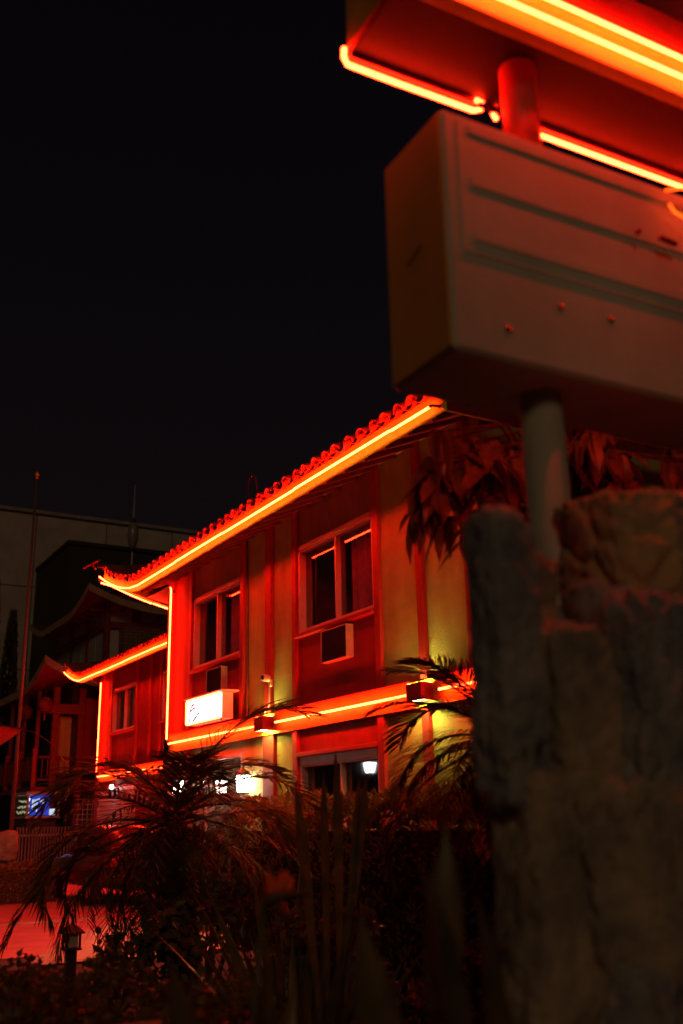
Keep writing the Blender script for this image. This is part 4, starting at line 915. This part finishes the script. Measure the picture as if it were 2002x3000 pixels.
# drooping large leaved tree behind the sign
t = thing('drooping_leaf_tree', (3.35, 3.55, .02), 'tree with large glossy drooping leaves lit red under the sign', 'tree')
rg = random.Random(71); m_ = MB()
m_.tube([(3.45, 3.75, 0), (3.40, 3.65, 1.2), (3.32, 3.5, 2.2), (3.28, 3.4, 2.9)], [.07, .055, .045, .03], 10); m_.build('trunk', M['bark'], t, True)
cr = MB(); nodes = []
for i in range(44):
    k = rg.random()**1.3; x = 2.56+1.25*k; y = 3.62-.68*k+rg.uniform(-.12, .12); z = rg.uniform(2.86, 3.34)
    if k < .2: z -= .08
    nodes.append(Vector((x, y, z))); cr.tube([(3.28, 3.4, 2.8), ((3.28+x)/2, (3.4+y)/2, z+.08), (x, y, z)], [.016, .010, .006], 5)
for x, y, z in ((2.56, 3.58, 3.00), (2.68, 3.58, 2.82), (2.62, 3.56, 3.10), (2.76, 3.52, 2.76), (2.72, 3.55, 2.95), (2.84, 3.5, 2.9)): nodes.append(Vector((x, y, z))); cr.tube([(3.28, 3.4, 2.8), (2.95, 3.5, z+.1), (x, y, z)], [.016, .010, .006], 5)
cr = cr.build('branches', M['bark'], t, True)
lm = [blade('leaf', .26, .034, M['bigleaf'], .4, .3, 6), blade('leaf', .21, .03, M['bigleaf'], .7, .25, 6)]
for nd in nodes:
    for j in range(6):
        az = rg.uniform(0, 6.283); d = Vector((math.cos(az)*.5, math.sin(az)*.5, rg.uniform(-1.6, -.25)))
        inst('leaf', lm[rg.randrange(2)], cr, frame_M(nd+rdir(rg)*.03, d, (math.cos(az), math.sin(az), .8)) @ Matrix.Rotation(rg.uniform(-.6, .6), 4, 'X') @ Matrix.Scale(rg.uniform(.7, 1.15), 4))
# cypress silhouettes far left
for x, y, h, r in ((10.0, 52, 13.5, .55), (11.6, 55, 12.5, .6)):
    t = thing('cypress_tree', (x, y, 0), 'narrow dark cypress at the far left before the concrete wall' if x < 11 else 'second narrow dark cypress, just right of the first', 'tree', 'far dark cypresses'); m_ = MB(); rg = random.Random(int(y))
    MB().tube([(x, y, 0), (x, y, h*.9)], [.16, .03], 8).build('trunk', M['bark'], t)
    for _ in range(2600):
        k = rg.random(); z = 1+k*(h-1); rr = r*math.sin(math.pi*min(1, (k*.86+.1)))**.7*(1-k*.4)*rg.uniform(.7, 1.05); a = rg.uniform(0, 6.283)
        leaf_quad(m_, Vector((x+rr*math.cos(a), y+rr*math.sin(a), z)), (math.cos(a)*.3, math.sin(a)*.3, 1), rdir(rg), .35, .07)
    m_.build('crown', M['hedge'], t)

# ================================================================ garden bits
t = thing('garden_lamp', (3.07, 10.7, .02), 'small dark pagoda topped garden lamp by the driveway', 'garden lamp')
x, y = 3.07, 10.7
MB().bbox(x-.05, x+.05, y-.05, y+.05, .02, .30, .008).build('post', M['darkmetal'], t)
MB().bbox(x-.085, x+.085, y-.085, y+.085, .301, .325, .006).build('tray', M['darkmetal'], t)
for a in (-1, 1):
    for b in (-1, 1): MB().bbox(x+a*.066-.011, x+a*.066+.011, y+b*.066-.011, y+b*.066+.011, .326, .455, .003).build('corner_post', M['darkmetal'], t)
MB().bbox(x-.054, x+.054, y-.054, y+.054, .327, .454, .004).build('frosted_pane', mat('frosted_lamp_glass', (.55, .48, .45), .5, .1), t)
MB().lathe([(.15, .456), (.145, .47), (.07, .52), (.02, .545), (.012, .58)], (x, y, 0), 4, Matrix.Rotation(R(45), 4, 'Z')).build('roof', M['darkmetal'], t)
t = thing('kerb', (3.9, 8.7, 0), 'low pale kerb of edging stones in the dark bed', 'kerb')
for i in range(5): MB().bbox(3.2+.30*i, 3.48+.30*i, 8.35+.05*i, 8.55+.05*i, 0.01, .24, .015).build('edging_stone', M['pave'], t)
tag(MB().bbox(.98, 1.35, 3.05, 3.4, .3, .86, .02).bbox(.96, 1.37, 3.03, 3.42, .861, .885, .006).build('utility_box', M['stone']), 'low box with a pinkish lid in the dark foreground', 'utility box')
